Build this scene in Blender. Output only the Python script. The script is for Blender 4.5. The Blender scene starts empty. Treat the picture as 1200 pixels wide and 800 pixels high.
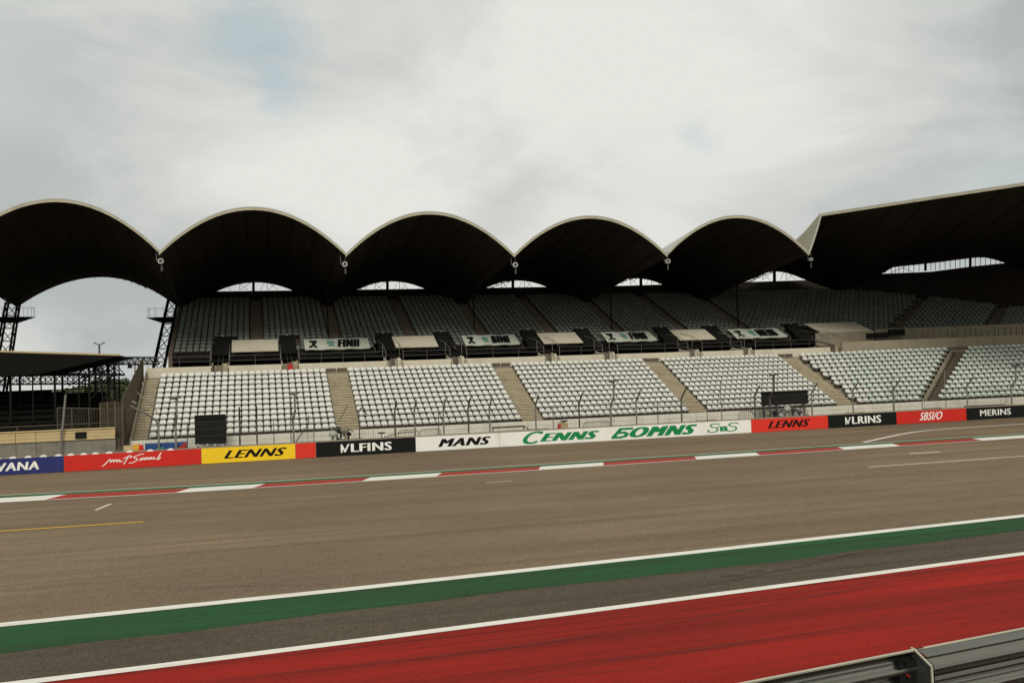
import bpy, math, random
from mathutils import Vector, Matrix
from math import radians, sin, cos, tan, pi, atan, sqrt
random.seed(7)
S = bpy.context.scene
C = S.collection

# ------------------------------------------------------------------ camera
F_PX, H_EYE = 1080.0, 5.2
FWD = Vector((0.26679864, 0.9631661, 0.03360879)).normalized()
RGT = Vector((0.96343955, -0.2656615, -0.0347593)).normalized()
UP = RGT.cross(FWD).normalized()
RGT = FWD.cross(UP).normalized()
EYE = Vector((0, 0, H_EYE))
cd = bpy.data.cameras.new('camera'); cam = bpy.data.objects.new('camera', cd); C.objects.link(cam)
cd.sensor_width = 36; cd.lens = F_PX / 1200 * 36; cd.clip_end = 6000; cd.clip_start = 0.1
R = Matrix((RGT, UP, -FWD)).transposed()
cam.matrix_world = Matrix.Translation(EYE) @ R.to_4x4()
S.camera = cam
S.render.resolution_x, S.render.resolution_y = 1024, 682
S.view_settings.view_transform = 'Standard'; S.view_settings.look = 'None'
S.view_settings.exposure = 0.06; S.view_settings.gamma = 1

def ray(x, y):                       # direction through a pixel of the 1200x800 photograph
    return (RGT * ((x - 600) / F_PX) + UP * (-(y - 400) / F_PX) + FWD)
def at_Y(x, y, Y): r = ray(x, y); return EYE + r * (Y / r.y)
def at_z(x, y, z=0.0): r = ray(x, y); return EYE + r * ((z - H_EYE) / r.z)

# ------------------------------------------------------------------ world and sun
SUN_EL, SUN_AZ = radians(38), radians(10)      # sun high behind the photographer, a little to the left
w = bpy.data.worlds.new('World'); S.world = w; w.use_nodes = True
nt = w.node_tree; N = nt.nodes; LK = nt.links
for n in list(N): N.remove(n)
out = N.new('ShaderNodeOutputWorld'); bg = N.new('ShaderNodeBackground')
sky = N.new('ShaderNodeTexSky'); sky.sky_type = 'NISHITA'; sky.sun_disc = False
sky.sun_elevation = SUN_EL; sky.sun_rotation = radians(180) + SUN_AZ; sky.dust_density = 3
tc = N.new('ShaderNodeTexCoord')
def wmath(op, a, b=None, c=None, clamp=False):
    n = N.new('ShaderNodeMath'); n.operation = op; n.use_clamp = clamp
    for i, v in enumerate((a, b, c)):
        if v is None: continue
        if isinstance(v, (int, float)): n.inputs[i].default_value = v
        else: LK.new(v, n.inputs[i])
    return n.outputs[0]
def wnoise(scale, detail, rough, sc=(1, 1, 1), off=(0, 0, 0)):
    mp = N.new('ShaderNodeMapping'); mp.inputs['Scale'].default_value = sc; mp.inputs['Location'].default_value = off
    LK.new(tc.outputs['Generated'], mp.inputs['Vector'])
    n = N.new('ShaderNodeTexNoise'); n.inputs['Scale'].default_value = scale
    n.inputs['Detail'].default_value = detail; n.inputs['Roughness'].default_value = rough
    n.inputs['Distortion'].default_value = .4
    LK.new(mp.outputs[0], n.inputs['Vector']); return n.outputs['Fac']
def wblob(px, py, rad, nz, amt):       # soft cloud gap around one direction of the sky, edge broken up by noise
    d = ray(px, py).normalized()
    vm = N.new('ShaderNodeVectorMath'); vm.operation = 'DISTANCE'; vm.inputs[1].default_value = d
    nm = N.new('ShaderNodeVectorMath'); nm.operation = 'NORMALIZE'
    LK.new(tc.outputs['Generated'], nm.inputs[0]); LK.new(nm.outputs[0], vm.inputs[0])
    d0 = wmath('ADD', wmath('DIVIDE', vm.outputs['Value'], rad), wmath('MULTIPLY', wmath('SUBTRACT', nz, .5), 2.6))
    return wmath('MULTIPLY', wmath('SUBTRACT', 1.25, d0, clamp=True), amt)
n1 = wnoise(3.2, 7, .55, (1, 1, 2.2)); n2 = wnoise(1.3, 3, .5, (1, 1, 1.6), (3.1, .7, 0)); n3 = wnoise(9, 6, .6, (1, 1, 2.5), (1, 5, 2))
cl = N.new('ShaderNodeValToRGB'); cl.color_ramp.elements[0].position = .28; cl.color_ramp.elements[1].position = .66
cl.color_ramp.elements[0].color = (.37, .41, .41, 1); cl.color_ramp.elements[1].color = (.76, .755, .71, 1)
mixn = wmath('ADD', wmath('MULTIPLY', n1, .16), wmath('MULTIPLY', n2, .84))
# broad darker cloud banks left and right of the bright opening in the cover
bank = wblob(-60, 120, .45, n1, .24)
bank2 = wblob(1300, 110, .30, n1, .26)
gl = wblob(760, 330, .62, n2, .10)
tot = wmath('ADD', wmath('SUBTRACT', wmath('SUBTRACT', wmath('ADD', mixn, .10), bank), bank2), gl)
LK.new(tot, cl.inputs[0])
blue = wmath('ADD', wmath('ADD', wblob(292, 45, .055, n3, .55), wblob(328, 95, .030, n3, .4)),
             wmath('ADD', wblob(815, 156, .022, n3, .35), wblob(1190, 215, .06, n3, .25)), clamp=True)
thin = wmath('MULTIPLY', wmath('SUBTRACT', n3, .62, clamp=True), 1.2)
blue = wmath('ADD', blue, thin, clamp=True)
mx = N.new('ShaderNodeMixRGB'); LK.new(blue, mx.inputs[0]); LK.new(cl.outputs[0], mx.inputs[1])
sk = N.new('ShaderNodeMixRGB'); sk.blend_type = 'MULTIPLY'; sk.inputs[0].default_value = 1
LK.new(sky.outputs[0], sk.inputs[1]); sk.inputs[2].default_value = (.085, .085, .085, 1)   # NISHITA at about .09
adds = N.new('ShaderNodeMixRGB'); adds.blend_type = 'ADD'; adds.inputs[0].default_value = 1
LK.new(sk.outputs[0], adds.inputs[1]); adds.inputs[2].default_value = (.24, .27, .20, 1)
LK.new(adds.outputs[0], mx.inputs[2])
LK.new(mx.outputs[0], bg.inputs[0]); bg.inputs[1].default_value = 1.0
LK.new(bg.outputs[0], out.inputs[0])
sd = bpy.data.lights.new('sun', 'SUN'); so = bpy.data.objects.new('sun', sd); C.objects.link(so)
sd.energy = 2.0; sd.angle = radians(20); sd.color = (1, .95, .86)
sdir = Vector((-sin(SUN_AZ) * cos(SUN_EL), -cos(SUN_AZ) * cos(SUN_EL), sin(SUN_EL)))   # towards the sun
so.rotation_euler = sdir.to_track_quat('Z', 'Y').to_euler()

# ------------------------------------------------------------------ materials
def mat(name, col, rough=.7, metal=0.0, var=.12, scale=3.0, stretch=(1, 1, 1), bump=0.0, bscale=40, dirt=None, dirt_amt=.5, dirt_scale=.6, dirt_stretch=(1, 1, 1), fine=0.0, fscale=60, lo=.5, hi=.75):
    m = bpy.data.materials.new(name); m.use_nodes = True; t = m.node_tree; n = t.nodes; l = t.links
    b = n['Principled BSDF']; b.inputs['Specular IOR Level'].default_value = .5 if metal else (.18 if max(col) > .04 else .03); b.inputs['Roughness'].default_value = rough; b.inputs['Metallic'].default_value = metal
    tcn = n.new('ShaderNodeTexCoord')
    def noise(sc, st, det=5, rg=.55):
        mp = n.new('ShaderNodeMapping'); mp.inputs['Scale'].default_value = st; l.new(tcn.outputs['Object'], mp.inputs[0])
        q = n.new('ShaderNodeTexNoise'); q.inputs['Scale'].default_value = sc; q.inputs['Detail'].default_value = det
        q.inputs['Roughness'].default_value = rg; l.new(mp.outputs[0], q.inputs[0]); return q.outputs['Fac']
    cur = None
    hs = n.new('ShaderNodeMixRGB'); hs.blend_type = 'MIX'
    hs.inputs[1].default_value = tuple(max(0, c * (1 - var * 1.6)) for c in col) + (1,)
    hs.inputs[2].default_value = tuple(min(1, c * (1 + var * 1.6)) for c in col) + (1,)
    l.new(noise(scale, stretch), hs.inputs[0]); cur = hs.outputs[0]
    if fine:
        f = n.new('ShaderNodeMixRGB'); f.blend_type = 'MULTIPLY'; f.inputs[0].default_value = 1
        r = n.new('ShaderNodeMapRange'); r.inputs['From Min'].default_value = .3; r.inputs['From Max'].default_value = .7
        r.inputs['To Min'].default_value = 1 - fine; r.inputs['To Max'].default_value = 1 + fine
        l.new(noise(fscale, (1, 1, 1), 3, .7), r.inputs[0]); l.new(cur, f.inputs[1]); l.new(r.outputs[0], f.inputs[2]); cur = f.outputs[0]
    if dirt:
        d = n.new('ShaderNodeMixRGB'); r = n.new('ShaderNodeMapRange'); r.inputs['From Min'].default_value = lo; r.inputs['From Max'].default_value = hi
        r.inputs['To Max'].default_value = dirt_amt; l.new(noise(dirt_scale, dirt_stretch, 7, .6), r.inputs[0])
        l.new(r.outputs[0], d.inputs[0]); l.new(cur, d.inputs[1]); d.inputs[2].default_value = tuple(dirt) + (1,); cur = d.outputs[0]
    l.new(cur, b.inputs['Base Color'])
    if bump:
        bp = n.new('ShaderNodeBump'); bp.inputs['Strength'].default_value = bump; bp.inputs['Distance'].default_value = .02
        l.new(noise(bscale, (1, 1, 1), 4, .6), bp.inputs['Height']); l.new(bp.outputs[0], b.inputs['Normal'])
    return m
M = dict(
    concrete=mat('cream_concrete', (.52, .48, .37), .85, var=.05, scale=.8, dirt=(.33, .28, .19), dirt_amt=.45, dirt_scale=.5, dirt_stretch=(1.5, 1, .4), bump=.2),
    white_wall=mat('white_painted_wall', (.60, .58, .49), .8, var=.05, scale=1.2, dirt=(.42, .37, .28), dirt_amt=.55, dirt_scale=.9, dirt_stretch=(1, 1, 1.6)),
    terrace=mat('terrace_concrete', (.24, .21, .155), .9, var=.15, scale=1.5, dirt=(.14, .12, .08), dirt_amt=.6, dirt_scale=.7, bump=.2),
    step=mat('step_concrete', (.36, .31, .21), .9, var=.12, scale=2.5, dirt=(.16, .13, .08), dirt_amt=.6, dirt_scale=1.2, dirt_stretch=(1, 1, 3)),
    dark_step=mat('dark_step_concrete', (.10, .08, .058), .9, var=.2, scale=1.5),  # upper-tier concrete with roof shade mixed into its colour; also plain dark boards
    wall_brown=mat('brown_concrete', (.26, .225, .16), .9, var=.12, scale=1, dirt=(.15, .12, .08), dirt_amt=.5, dirt_stretch=(2, 1, .6)),
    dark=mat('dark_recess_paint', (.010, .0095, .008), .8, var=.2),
    black=mat('black_sheet', (.012, .012, .011), .6, var=.2),
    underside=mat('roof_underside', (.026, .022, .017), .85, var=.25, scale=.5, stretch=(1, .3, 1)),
    rooftop=mat('roof_sheeting', (.42, .43, .40), .5, var=.08, scale=.6, dirt=(.2, .2, .17), dirt_amt=.4),
    fascia=mat('cream_fascia', (.42, .39, .28), .6, var=.08, scale=1, dirt=(.2, .18, .12), dirt_amt=.5, dirt_scale=1.2),
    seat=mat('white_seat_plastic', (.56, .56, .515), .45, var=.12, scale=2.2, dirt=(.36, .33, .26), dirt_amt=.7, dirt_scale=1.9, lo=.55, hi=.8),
    seat_up=mat('grey_green_seat_shade_tone', (.112, .130, .104), .5, var=.18, scale=.5),  # greenish seats, colour darkened to stand for shade deep under the roof
    seat_wing=mat('pale_green_seat_shade_tone', (.47, .52, .45), .5, var=.1, scale=.5),  # white seats toned down and greener, wing roof's shade put into the colour
    mesh_brown=mat('rusty_mesh', (.10, .08, .055), .8, var=.2),
    bracket=mat('dark_seat_bracket', (.05, .048, .04), .6),
    steel=mat('dark_steel', (.07, .068, .06), .5, .4, var=.2),
    galv_post=mat('weathered_post', (.20, .19, .165), .5, .5, var=.2, scale=3),
    lattice=mat('black_lattice_steel', (.012, .012, .011), .6, var=.2),
    rail=mat('galvanised_rail', (.20, .195, .165), .24, .97, var=.25, scale=2, stretch=(.25, 4, 12), dirt=(.05, .045, .035), dirt_amt=.7, dirt_scale=1.4, dirt_stretch=(.4, 2, 7), bump=.08, bscale=120),
    rail_edge=mat('rail_edge_highlight', (.45, .42, .33), .6, .1),  # highlight along the rail's top edge, painted as a pale strip
    red_reflector=mat('red_bolt_cap', (.14, .015, .012), .4),
    yellow=mat('yellow_panel', (.80, .53, .015), .5, var=.03, dirt=(.5, .32, .05), dirt_amt=.3),
    redp=mat('red_panel', (.52, .022, .014), .5, var=.05, dirt=(.3, .03, .02), dirt_amt=.3),
    redp2=mat('bright_red_panel', (.62, .035, .02), .5, var=.05),
    navy=mat('navy_panel', (.022, .028, .12), .5, var=.12),
    blackp=mat('black_panel', (.012, .013, .012), .5, var=.15),
    whitep=mat('white_panel', (.74, .73, .68), .5, var=.03, dirt=(.55, .52, .42), dirt_amt=.4, dirt_scale=.7),
    ink_black=mat('black_lettering', (.010, .010, .010), .5),
    ink_white=mat('white_lettering', (.74, .74, .68), .5),
    ink_green=mat('green_lettering', (.008, .20, .055), .5, var=.08),
    ink_red=mat('dark_lettering', (.03, .012, .01), .5),
    banner=mat('pale_banner_cloth', (.47, .49, .41), .7, var=.06),
    blue_sheet=mat('blue_banner_cloth', (.02, .07, .24), .6, var=.25, scale=2),
    teal_ink=mat('teal_print', (.05, .28, .20), .6),
    orange=mat('orange_plastic', (.60, .30, .04), .5, var=.15, scale=4),
    gold=mat('sandy_yellow_board', (.46, .36, .19), .7, var=.08, scale=1, dirt=(.35, .24, .1), dirt_amt=.5),
    grey_wall=mat('grey_block', (.19, .18, .145), .9, var=.15, scale=3, dirt=(.09, .085, .06), dirt_amt=.7, dirt_scale=1.3, bump=.3),
    foliage=mat('foliage', (.045, .06, .025), .8, var=.4, scale=.8),
    trunk=mat('bark', (.07, .05, .035), .9),
    red_cone=mat('red_plastic', (.5, .03, .03), .5),
    lamp=mat('white_lamp_housing', (.40, .40, .37), .4),
    glass=mat('lamp_glass', (.05, .05, .05), .15),
    white_line=mat('white_road_paint', (.72, .70, .62), .6, var=.06, scale=2, dirt=(.42, .38, .3), dirt_amt=.5, dirt_scale=1.6, dirt_stretch=(.3, 2, 1), fine=.06, fscale=25),
    yellow_line=mat('yellow_road_paint', (.60, .36, .03), .6, var=.1),
    kerb_red=mat('red_kerb_paint', (.34, .035, .025), .6, var=.1, scale=2, dirt=(.16, .05, .035), dirt_amt=.5),
    kerb_white=mat('white_kerb_paint', (.72, .70, .62), .6, var=.05, dirt=(.5, .46, .38), dirt_amt=.5),
    green_kerb=mat('green_kerb_paint', (.045, .12, .05), .7, var=.15),
)

# asphalt family: base colour, along-track streaks, aggregate
def asphalt(name, col, streak_col, amt, tint=None, tamt=0.0, grain=.32, aggr=26.0, crack=True):
    m = bpy.data.materials.new(name); m.use_nodes = True; t = m.node_tree; n = t.nodes; l = t.links
    b = n['Principled BSDF']; b.inputs['Roughness'].default_value = .9; b.inputs['Specular IOR Level'].default_value = .08
    tcn = n.new('ShaderNodeTexCoord')
    def noise(sc, st=(1, 1, 1), det=5, rg=.6, off=(0, 0, 0), rot=0):
        mp = n.new('ShaderNodeMapping'); mp.inputs['Scale'].default_value = st; mp.inputs['Location'].default_value = off
        mp.inputs['Rotation'].default_value = (0, 0, rot)
        l.new(tcn.outputs['Object'], mp.inputs[0]); q = n.new('ShaderNodeTexNoise'); q.inputs['Scale'].default_value = sc
        q.inputs['Detail'].default_value = det; q.inputs['Roughness'].default_value = rg; l.new(mp.outputs[0], q.inputs[0]); return q.outputs['Fac']
    def rng(v, a, b_, c, d):
        r = n.new('ShaderNodeMapRange'); r.inputs['From Min'].default_value = a; r.inputs['From Max'].default_value = b_
        r.inputs['To Min'].default_value = c; r.inputs['To Max'].default_value = d; l.new(v, r.inputs[0]); return r.outputs[0]
    def mix(f, a, b_, mode='MIX'):
        q = n.new('ShaderNodeMixRGB'); q.blend_type = mode
        if isinstance(f, float): q.inputs[0].default_value = f
        else: l.new(f, q.inputs[0])
        for i, v in ((1, a), (2, b_)):
            if isinstance(v, tuple): q.inputs[i].default_value = v + (1,)
            else: l.new(v, q.inputs[i])
        return q.outputs[0]
    c = mix(rng(noise(.35, (.3, 1, 1)), .3, .7, 0, 1), tuple(v * .88 for v in col), tuple(v * 1.1 for v in col))
    c = mix(rng(noise(.9, (.02, 1.1, 1), 6, .65, rot=-.012), .47, .75, 0, amt), c, streak_col)
    c = mix(rng(noise(2.2, (.012, 1.0, 1), 4, .5, (5, 2, 0), rot=-.02), .60, .72, 0, amt * .8), c, streak_col)
    if tint: c = mix(rng(noise(.10, (.6, 1.3, 1), 4), .42, .68, 0, tamt), c, tint)
    g = rng(noise(aggr, (1, 1, 1), 4, .8), .3, .7, 1 - grain, 1 + grain)
    c = mix(1.0, c, g, 'MULTIPLY')
    g2 = rng(noise(aggr * .22, (1, 1, 1), 4, .75, (3, 1, 0)), .3, .7, 1 - grain * .25, 1 + grain * .25)
    c = mix(1.0, c, g2, 'MULTIPLY')
    l.new(c, b.inputs['Base Color'])
    bp = n.new('ShaderNodeBump'); bp.inputs['Strength'].default_value = .35; bp.inputs['Distance'].default_value = .01
    l.new(noise(60, (1, 1, 1), 3, .7), bp.inputs['Height']); l.new(bp.outputs[0], b.inputs['Normal'])
    return m
M['track'] = asphalt('track_asphalt', (.205, .152, .096), (.095, .072, .048), .75, (.145, .108, .073), .9, grain=.5, aggr=13.0)
M['apron'] = asphalt('dark_asphalt', (.082, .066, .050), (.035, .028, .022), .8, (.105, .083, .062), .6, grain=.6, aggr=15)
M['runoff_red'] = asphalt('red_runoff_paint', (.30, .020, .013), (.075, .014, .010), .95, (.17, .017, .012), .85, grain=.28, aggr=16)
M['runoff_green'] = asphalt('green_runoff_paint', (.022, .10, .034), (.030, .034, .022), 1.1, (.028, .058, .028), .8, grain=.34, aggr=16)
M['ground'] = asphalt('dry_ground', (.20, .17, .12), (.12, .11, .07), .5, (.10, .11, .05), .6)
# skid rubber: thin broken marks
sk_m = bpy.data.materials.new('tyre_rubber_mark'); sk_m.use_nodes = True
_n = sk_m.node_tree.nodes; _l = sk_m.node_tree.links; _b = _n['Principled BSDF']; _b.inputs['Base Color'].default_value = (.045, .02, .016, 1); _b.inputs['Roughness'].default_value = .8
_t = _n.new('ShaderNodeTexCoord'); _mp = _n.new('ShaderNodeMapping'); _mp.inputs['Scale'].default_value = (.35, 3, 1); _l.new(_t.outputs['Object'], _mp.inputs[0])
_q = _n.new('ShaderNodeTexNoise'); _q.inputs['Scale'].default_value = 3; _q.inputs['Detail'].default_value = 8; _q.inputs['Roughness'].default_value = .75; _l.new(_mp.outputs[0], _q.inputs[0])
_r = _n.new('ShaderNodeMapRange'); _r.inputs['From Min'].default_value = .35; _r.inputs['From Max'].default_value = .7; _r.inputs['To Max'].default_value = .62; _l.new(_q.outputs['Fac'], _r.inputs[0]); _l.new(_r.outputs[0], _b.inputs['Alpha'])
M['skid'] = sk_m

# ------------------------------------------------------------------ mesh helpers
class MB:
    def __init__(s): s.v = []; s.f = []; s.mi = []
    def quad(s, a, b, c, d, m=0):
        i = len(s.v); s.v += [tuple(a), tuple(b), tuple(c), tuple(d)]; s.f.append((i, i+1, i+2, i+3)); s.mi.append(m)
    def poly(s, pts, m=0):
        i = len(s.v); s.v += [tuple(p) for p in pts]; s.f.append(tuple(range(i, i+len(pts)))); s.mi.append(m)
    def hexa(s, p, m=0):          # 8 corners: bottom 4 ccw, top 4 ccw
        i = len(s.v); s.v += [tuple(q) for q in p]
        for f in ((0,3,2,1),(4,5,6,7),(0,1,5,4),(1,2,6,5),(2,3,7,6),(3,0,4,7)):
            s.f.append(tuple(i+k for k in f)); s.mi.append(m)
    def box(s, x0, x1, y0, y1, z0, z1, m=0):
        s.hexa([(x0,y0,z0),(x1,y0,z0),(x1,y1,z0),(x0,y1,z0),(x0,y0,z1),(x1,y0,z1),(x1,y1,z1),(x0,y1,z1)], m)
    def beam(s, p, q, w=.06, h=None, n=4, m=0):
        p = Vector(p); q = Vector(q); d = q - p
        if d.length < 1e-6: return
        d.normalize(); u = d.cross(Vector((0,0,1)))
        if u.length < .05: u = d.cross(Vector((0,1,0)))
        u.normalize(); v = d.cross(u); h = h or w; i = len(s.v)
        for e in (p, q):
            for k in range(n):
                a = 2*pi*(k+.5)/n; c = 1/cos(pi/n) if n == 4 else 1
                s.v.append(tuple(e + u*cos(a)*w/2*c + v*sin(a)*h/2*c))
        for k in range(n): s.f.append((i+k, i+(k+1)%n, i+n+(k+1)%n, i+n+k)); s.mi.append(m)
        s.f.append(tuple(i+k for k in reversed(range(n)))); s.f.append(tuple(i+n+k for k in range(n))); s.mi += [m, m]
    def tube(s, pts, w=.06, n=6, m=0):
        for a, b in zip(pts[:-1], pts[1:]): s.beam(a, b, w, None, n, m)
    def grid(s, rows, m=0, flip=False):
        i = len(s.v); nc = len(rows[0])
        for r in rows: s.v += [tuple(p) for p in r]
        for a in range(len(rows)-1):
            for b in range(nc-1):
                q = (i+a*nc+b, i+a*nc+b+1, i+(a+1)*nc+b+1, i+(a+1)*nc+b)
                s.f.append(q[::-1] if flip else q); s.mi.append(m)
    def mesh(s, name, mats, off=(0,0,0)):
        me = bpy.data.meshes.new(name)
        me.from_pydata([(a-off[0], b-off[1], c-off[2]) for a,b,c in s.v], [], s.f)
        for mm in (mats if isinstance(mats, (list, tuple)) else [mats]): me.materials.append(M[mm])
        if any(s.mi): me.polygons.foreach_set('material_index', s.mi)
        me.update(); return me
    def build(s, name, mats, parent=None, smooth=False, kind=None):
        if parent is not None:
            off = world_loc(parent); o = bpy.data.objects.new(name, s.mesh(name, mats, off)); o.parent = parent
        else:
            xs = [v[0] for v in s.v]; ys = [v[1] for v in s.v]; zs = [v[2] for v in s.v]
            off = ((min(xs)+max(xs))/2, (min(ys)+max(ys))/2, min(zs))
            o = bpy.data.objects.new(name, s.mesh(name, mats, off)); o.location = off
        C.objects.link(o)
        if smooth:
            for p in o.data.polygons: p.use_smooth = True
        if kind: o['kind'] = kind
        return o
def world_loc(o):
    v = Vector((0,0,0))
    while o is not None: v += o.location; o = o.parent
    return v
def tag(o, label, cat, group=None):
    o['label'] = label; o['category'] = cat
    if group: o['group'] = group
    return o
def thing(name, loc, label, cat, group=None):
    o = bpy.data.objects.new(name, None); o.location = loc; C.objects.link(o); o.empty_display_size = .3
    return tag(o, label, cat, group)
def inst(name, me, loc, parent, rotz=0, scale=None):
    o = bpy.data.objects.new(name, me); o.location = Vector(loc) - world_loc(parent); o.rotation_euler = (0,0,rotz)
    if scale: o.scale = scale
    o.parent = parent; C.objects.link(o); return o

# lettering: text laid flat on a board facing -Y
def text_verts(txt, shear=0.0, bold=0.0):
    cu = bpy.data.curves.new('t', 'FONT'); cu.body = txt; cu.shear = shear; cu.offset = 0; cu.resolution_u = 3; cu.space_character = 1.0 + bold*3
    o = bpy.data.objects.new('t', cu); C.objects.link(o)
    dg = bpy.context.evaluated_depsgraph_get(); ev = o.evaluated_get(dg); me = ev.to_mesh()
    v0_ = [tuple(p.co) for p in me.vertices]; f0_ = [tuple(p.vertices) for p in me.polygons]
    ev.to_mesh_clear(); bpy.data.objects.remove(o); bpy.data.curves.remove(cu)
    v = []; f = []; n = 1 if bold < .012 else 6
    for k in range(n):                 # thicken the strokes sideways, each pass a hair in front of the last
        i = len(v); dx = (k/(max(1, n-1))-.5)*bold*2.6
        v += [(p[0]+dx, p[1], k*.0007) for p in v0_]; f += [tuple(i+q for q in g) for g in f0_]
    return v, f
def strokes(lines, th):             # polyline lettering in a 0..1 box
    v = []; f = []
    for L in lines:
        for (a, b) in zip(L[:-1], L[1:]):
            a = Vector((a[0], a[1], 0)); b = Vector((b[0], b[1], 0)); d = b-a
            if d.length < 1e-6: continue
            d.normalize(); nrm = Vector((-d.y, d.x, 0))*th/2; a = a-d*th*.35; b = b+d*th*.35
            i = len(v); v += [tuple(a-nrm), tuple(b-nrm), tuple(b+nrm), tuple(a+nrm)]; f.append((i,i+1,i+2,i+3))
    v = [(p[0], p[1], .0005*(k//4 % 9)) for k, p in enumerate(v)]
    return v, f
def lettering(vf, x0, x1, z0, z1, y, ink, parent, plane=None, name='lettering'):
    v, f = vf; xs = [p[0] for p in v]; ys = [p[1] for p in v]
    ax, bx, ay, by = min(xs), max(xs), min(ys), max(ys); mb = MB()
    for k, p in enumerate(v):
        X = x0+(p[0]-ax)/(bx-ax)*(x1-x0); Z = z0+(p[1]-ay)/(by-ay)*(z1-z0)
        mb.v.append((X, y - p[2], Z) if plane is None else tuple(plane((p[0]-ax)/(bx-ax), (p[1]-ay)/(by-ay))+Vector((0,-p[2]*2,p[2]*2))))
    mb.f = list(f); mb.mi = [0]*len(f)
    return mb.build(name, ink, parent)

# ------------------------------------------------------------------ ground
def sheet(name, poly, z, m, kind='structure'):
    mb = MB(); mb.poly([(p[0], p[1], z) for p in poly]); o = mb.build(name, m, kind=kind); return o
def strip(name, lo, hi, z, m):      # lo, hi: lists of (x,y) with same length
    mb = MB()
    mb.grid([[(x, y, z) for x, y in lo], [(x, y, z) for x, y in hi]]); return mb.build(name, m, kind='structure')
sheet('ground', [(-1500,-600),(2500,-600),(2500,3000),(-1500,3000)], -.012, 'ground')
sheet('track', [(-260,7),(420,7),(420,63.3),(-260,63.3)], 0, 'track')
sheet('apron', [(-260,63.3),(420,63.3),(420,120),(-260,120)], -.004, 'terrace')
AX = [-160,-60,-5.7,1.9,11.3,23.7,60,160]
def yy(pts):
    def f(x):
        for (a, b), (c, d) in zip(pts[:-1], pts[1:]):
            if x <= c or (c, d) == pts[-1]: return b + (d-b)*(x-a)/(c-a)
    return f
yA = yy([(-160,21),(-5.7,23.0),(1.9,23.25),(11.3,23.75),(23.7,24.55),(160,34)])
yG = yy([(-160,18.6),(-5.1,20.5),(1.7,21.07),(10.2,21.6),(21.2,22.4),(160,31)])
yB = yy([(-160,16),(-4.2,18.3),(1.5,18.62),(9.1,19.12),(19.2,19.9),(160,31)])
XS = [-160,-60,-20,-12,-5.7,-2,1.9,6,11.3,17,23.7,35,60,160]
strip('dark_asphalt_strip', [(x, yB(x)-.1) for x in XS], [(x, yG(x)+.1) for x in XS], .004, 'apron')
strip('red_runoff', [(x, 3.4+.10*x if x < 30 else 6.4) for x in XS][:], [(x, yB(x)-.05) for x in XS], .004, 'runoff_red')
jag = [-160+.9*i for i in range(360)]
strip('green_runoff', [(x, yG(x)+random.uniform(-.05,.05)+.05*sin(x*1.3)+.05*sin(x*.37)) for x in jag], [(x, yA(x)-.1) for x in jag], .008, 'runoff_green')
strip('white_track_line', [(x, yA(x)-.22) for x in XS], [(x, yA(x)+.16) for x in XS], .012, 'white_line')
strip('white_pit_line', [(x, yB(x)-.15) for x in XS], [(x, yB(x)+.14) for x in XS], .012, 'white_line')
# far kerb
kx = [-160,-30,-9.5,-3.7,-.1,5.2,9.0,14.5,18.2,23.8,27.8,33.4,37.3,43.3,47.5,54,58.5,65,70,77,82,160]
yK = yy([(-160,47),(-11.7,48.0),(-3.7,47.2),(5,47.0),(14,47.0),(46,47.4),(160,48)])
kw = lambda x: 1.55 if x > 0 else 1.55-.035*max(x, -40)
for i in range(1, len(kx)-1):
    pass
for i, (a, b) in enumerate(zip(kx[:-1], kx[1:])):
    nm = 'red_kerb_block' if i % 2 == 0 else 'white_kerb_block'
    sl = .55
    strip(nm, [(a-sl*.5, yK(a)), (b-sl*.5, yK(b))], [(a+sl*.6, yK(a)+kw(a)), (b+sl*.6, yK(b)+kw(b))], .006, 'kerb_red' if i % 2 == 0 else 'kerb_white')
strip('kerb_front_line', [(x, yK(x)-.16) for x in XS], [(x, yK(x)-.01) for x in XS], .009, 'white_line')
strip('green_kerb_strip', [(x, yK(x)+kw(x)+.02) for x in XS], [(x, yK(x)+kw(x)+.95) for x in XS], .008, 'green_kerb')
strip('kerb_back_line', [(x, yK(x)+kw(x)+.97) for x in XS], [(x, yK(x)+kw(x)+1.10) for x in XS], .008, 'white_line')
def pxline(name, pts, wdt, m, z=.010, taper=False):
    if taper: pts = [tuple(a_+(b_-a_)*k/4 for a_, b_ in zip(p, q)) for p, q in zip(pts[:-1], pts[1:]) for k in range(4)]+[pts[-1]]
    w0 = wdt
    P = [at_z(x, y, z) for x, y in pts]; lo = []; hi = []
    for i, p in enumerate(P):
        d = (P[min(i+1, len(P)-1)] - P[max(i-1, 0)]).normalized(); wdt = w0*max(.05, sin(pi*i/(len(P)-1))**.6*random.uniform(.75,1.1)) if taper else w0
        nrm = Vector((-d.y, d.x, 0))*wdt/2
        lo.append((p.x-nrm.x, p.y-nrm.y)); hi.append((p.x+nrm.x, p.y+nrm.y))
    return strip(name, lo, hi, z, m)
pxline('white_marking', [(1018,547),(1110,540.5),(1200,534),(1330,524)], .16, 'white_line')
pxline('yellow_marking', [(-120,630.5),(0,622),(168,611)], .22, 'yellow_line')
pxline('white_marking', [(112,597.3),(130,590)], .13, 'white_line')
pxline('white_marking', [(570,565.3),(600,563)], .10, 'white_line')
pxline('white_marking', [(1066,531.2),(1102,529.4)], .22, 'white_line')
pxline('white_marking', [(1012,518.0),(1030,514),(1052,509.3),(1072,505.8),(1090,503.8),(1120,501.5),(1200,496.5),(1300,490)], .30, 'white_line')
for yv, wv in ((30.2,.035),(36.4,.03),(41.0,.03),(54.2,.05),(56.6,.05),(59.4,.06)):
    strip('paving_seam', [(x, yv-wv+.05*sin(x*.3)) for x in range(-40, 90, 2)], [(x, yv+wv+.05*sin(x*.3+.2)) for x in range(-40, 90, 2)], .005, 'skid')
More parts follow.
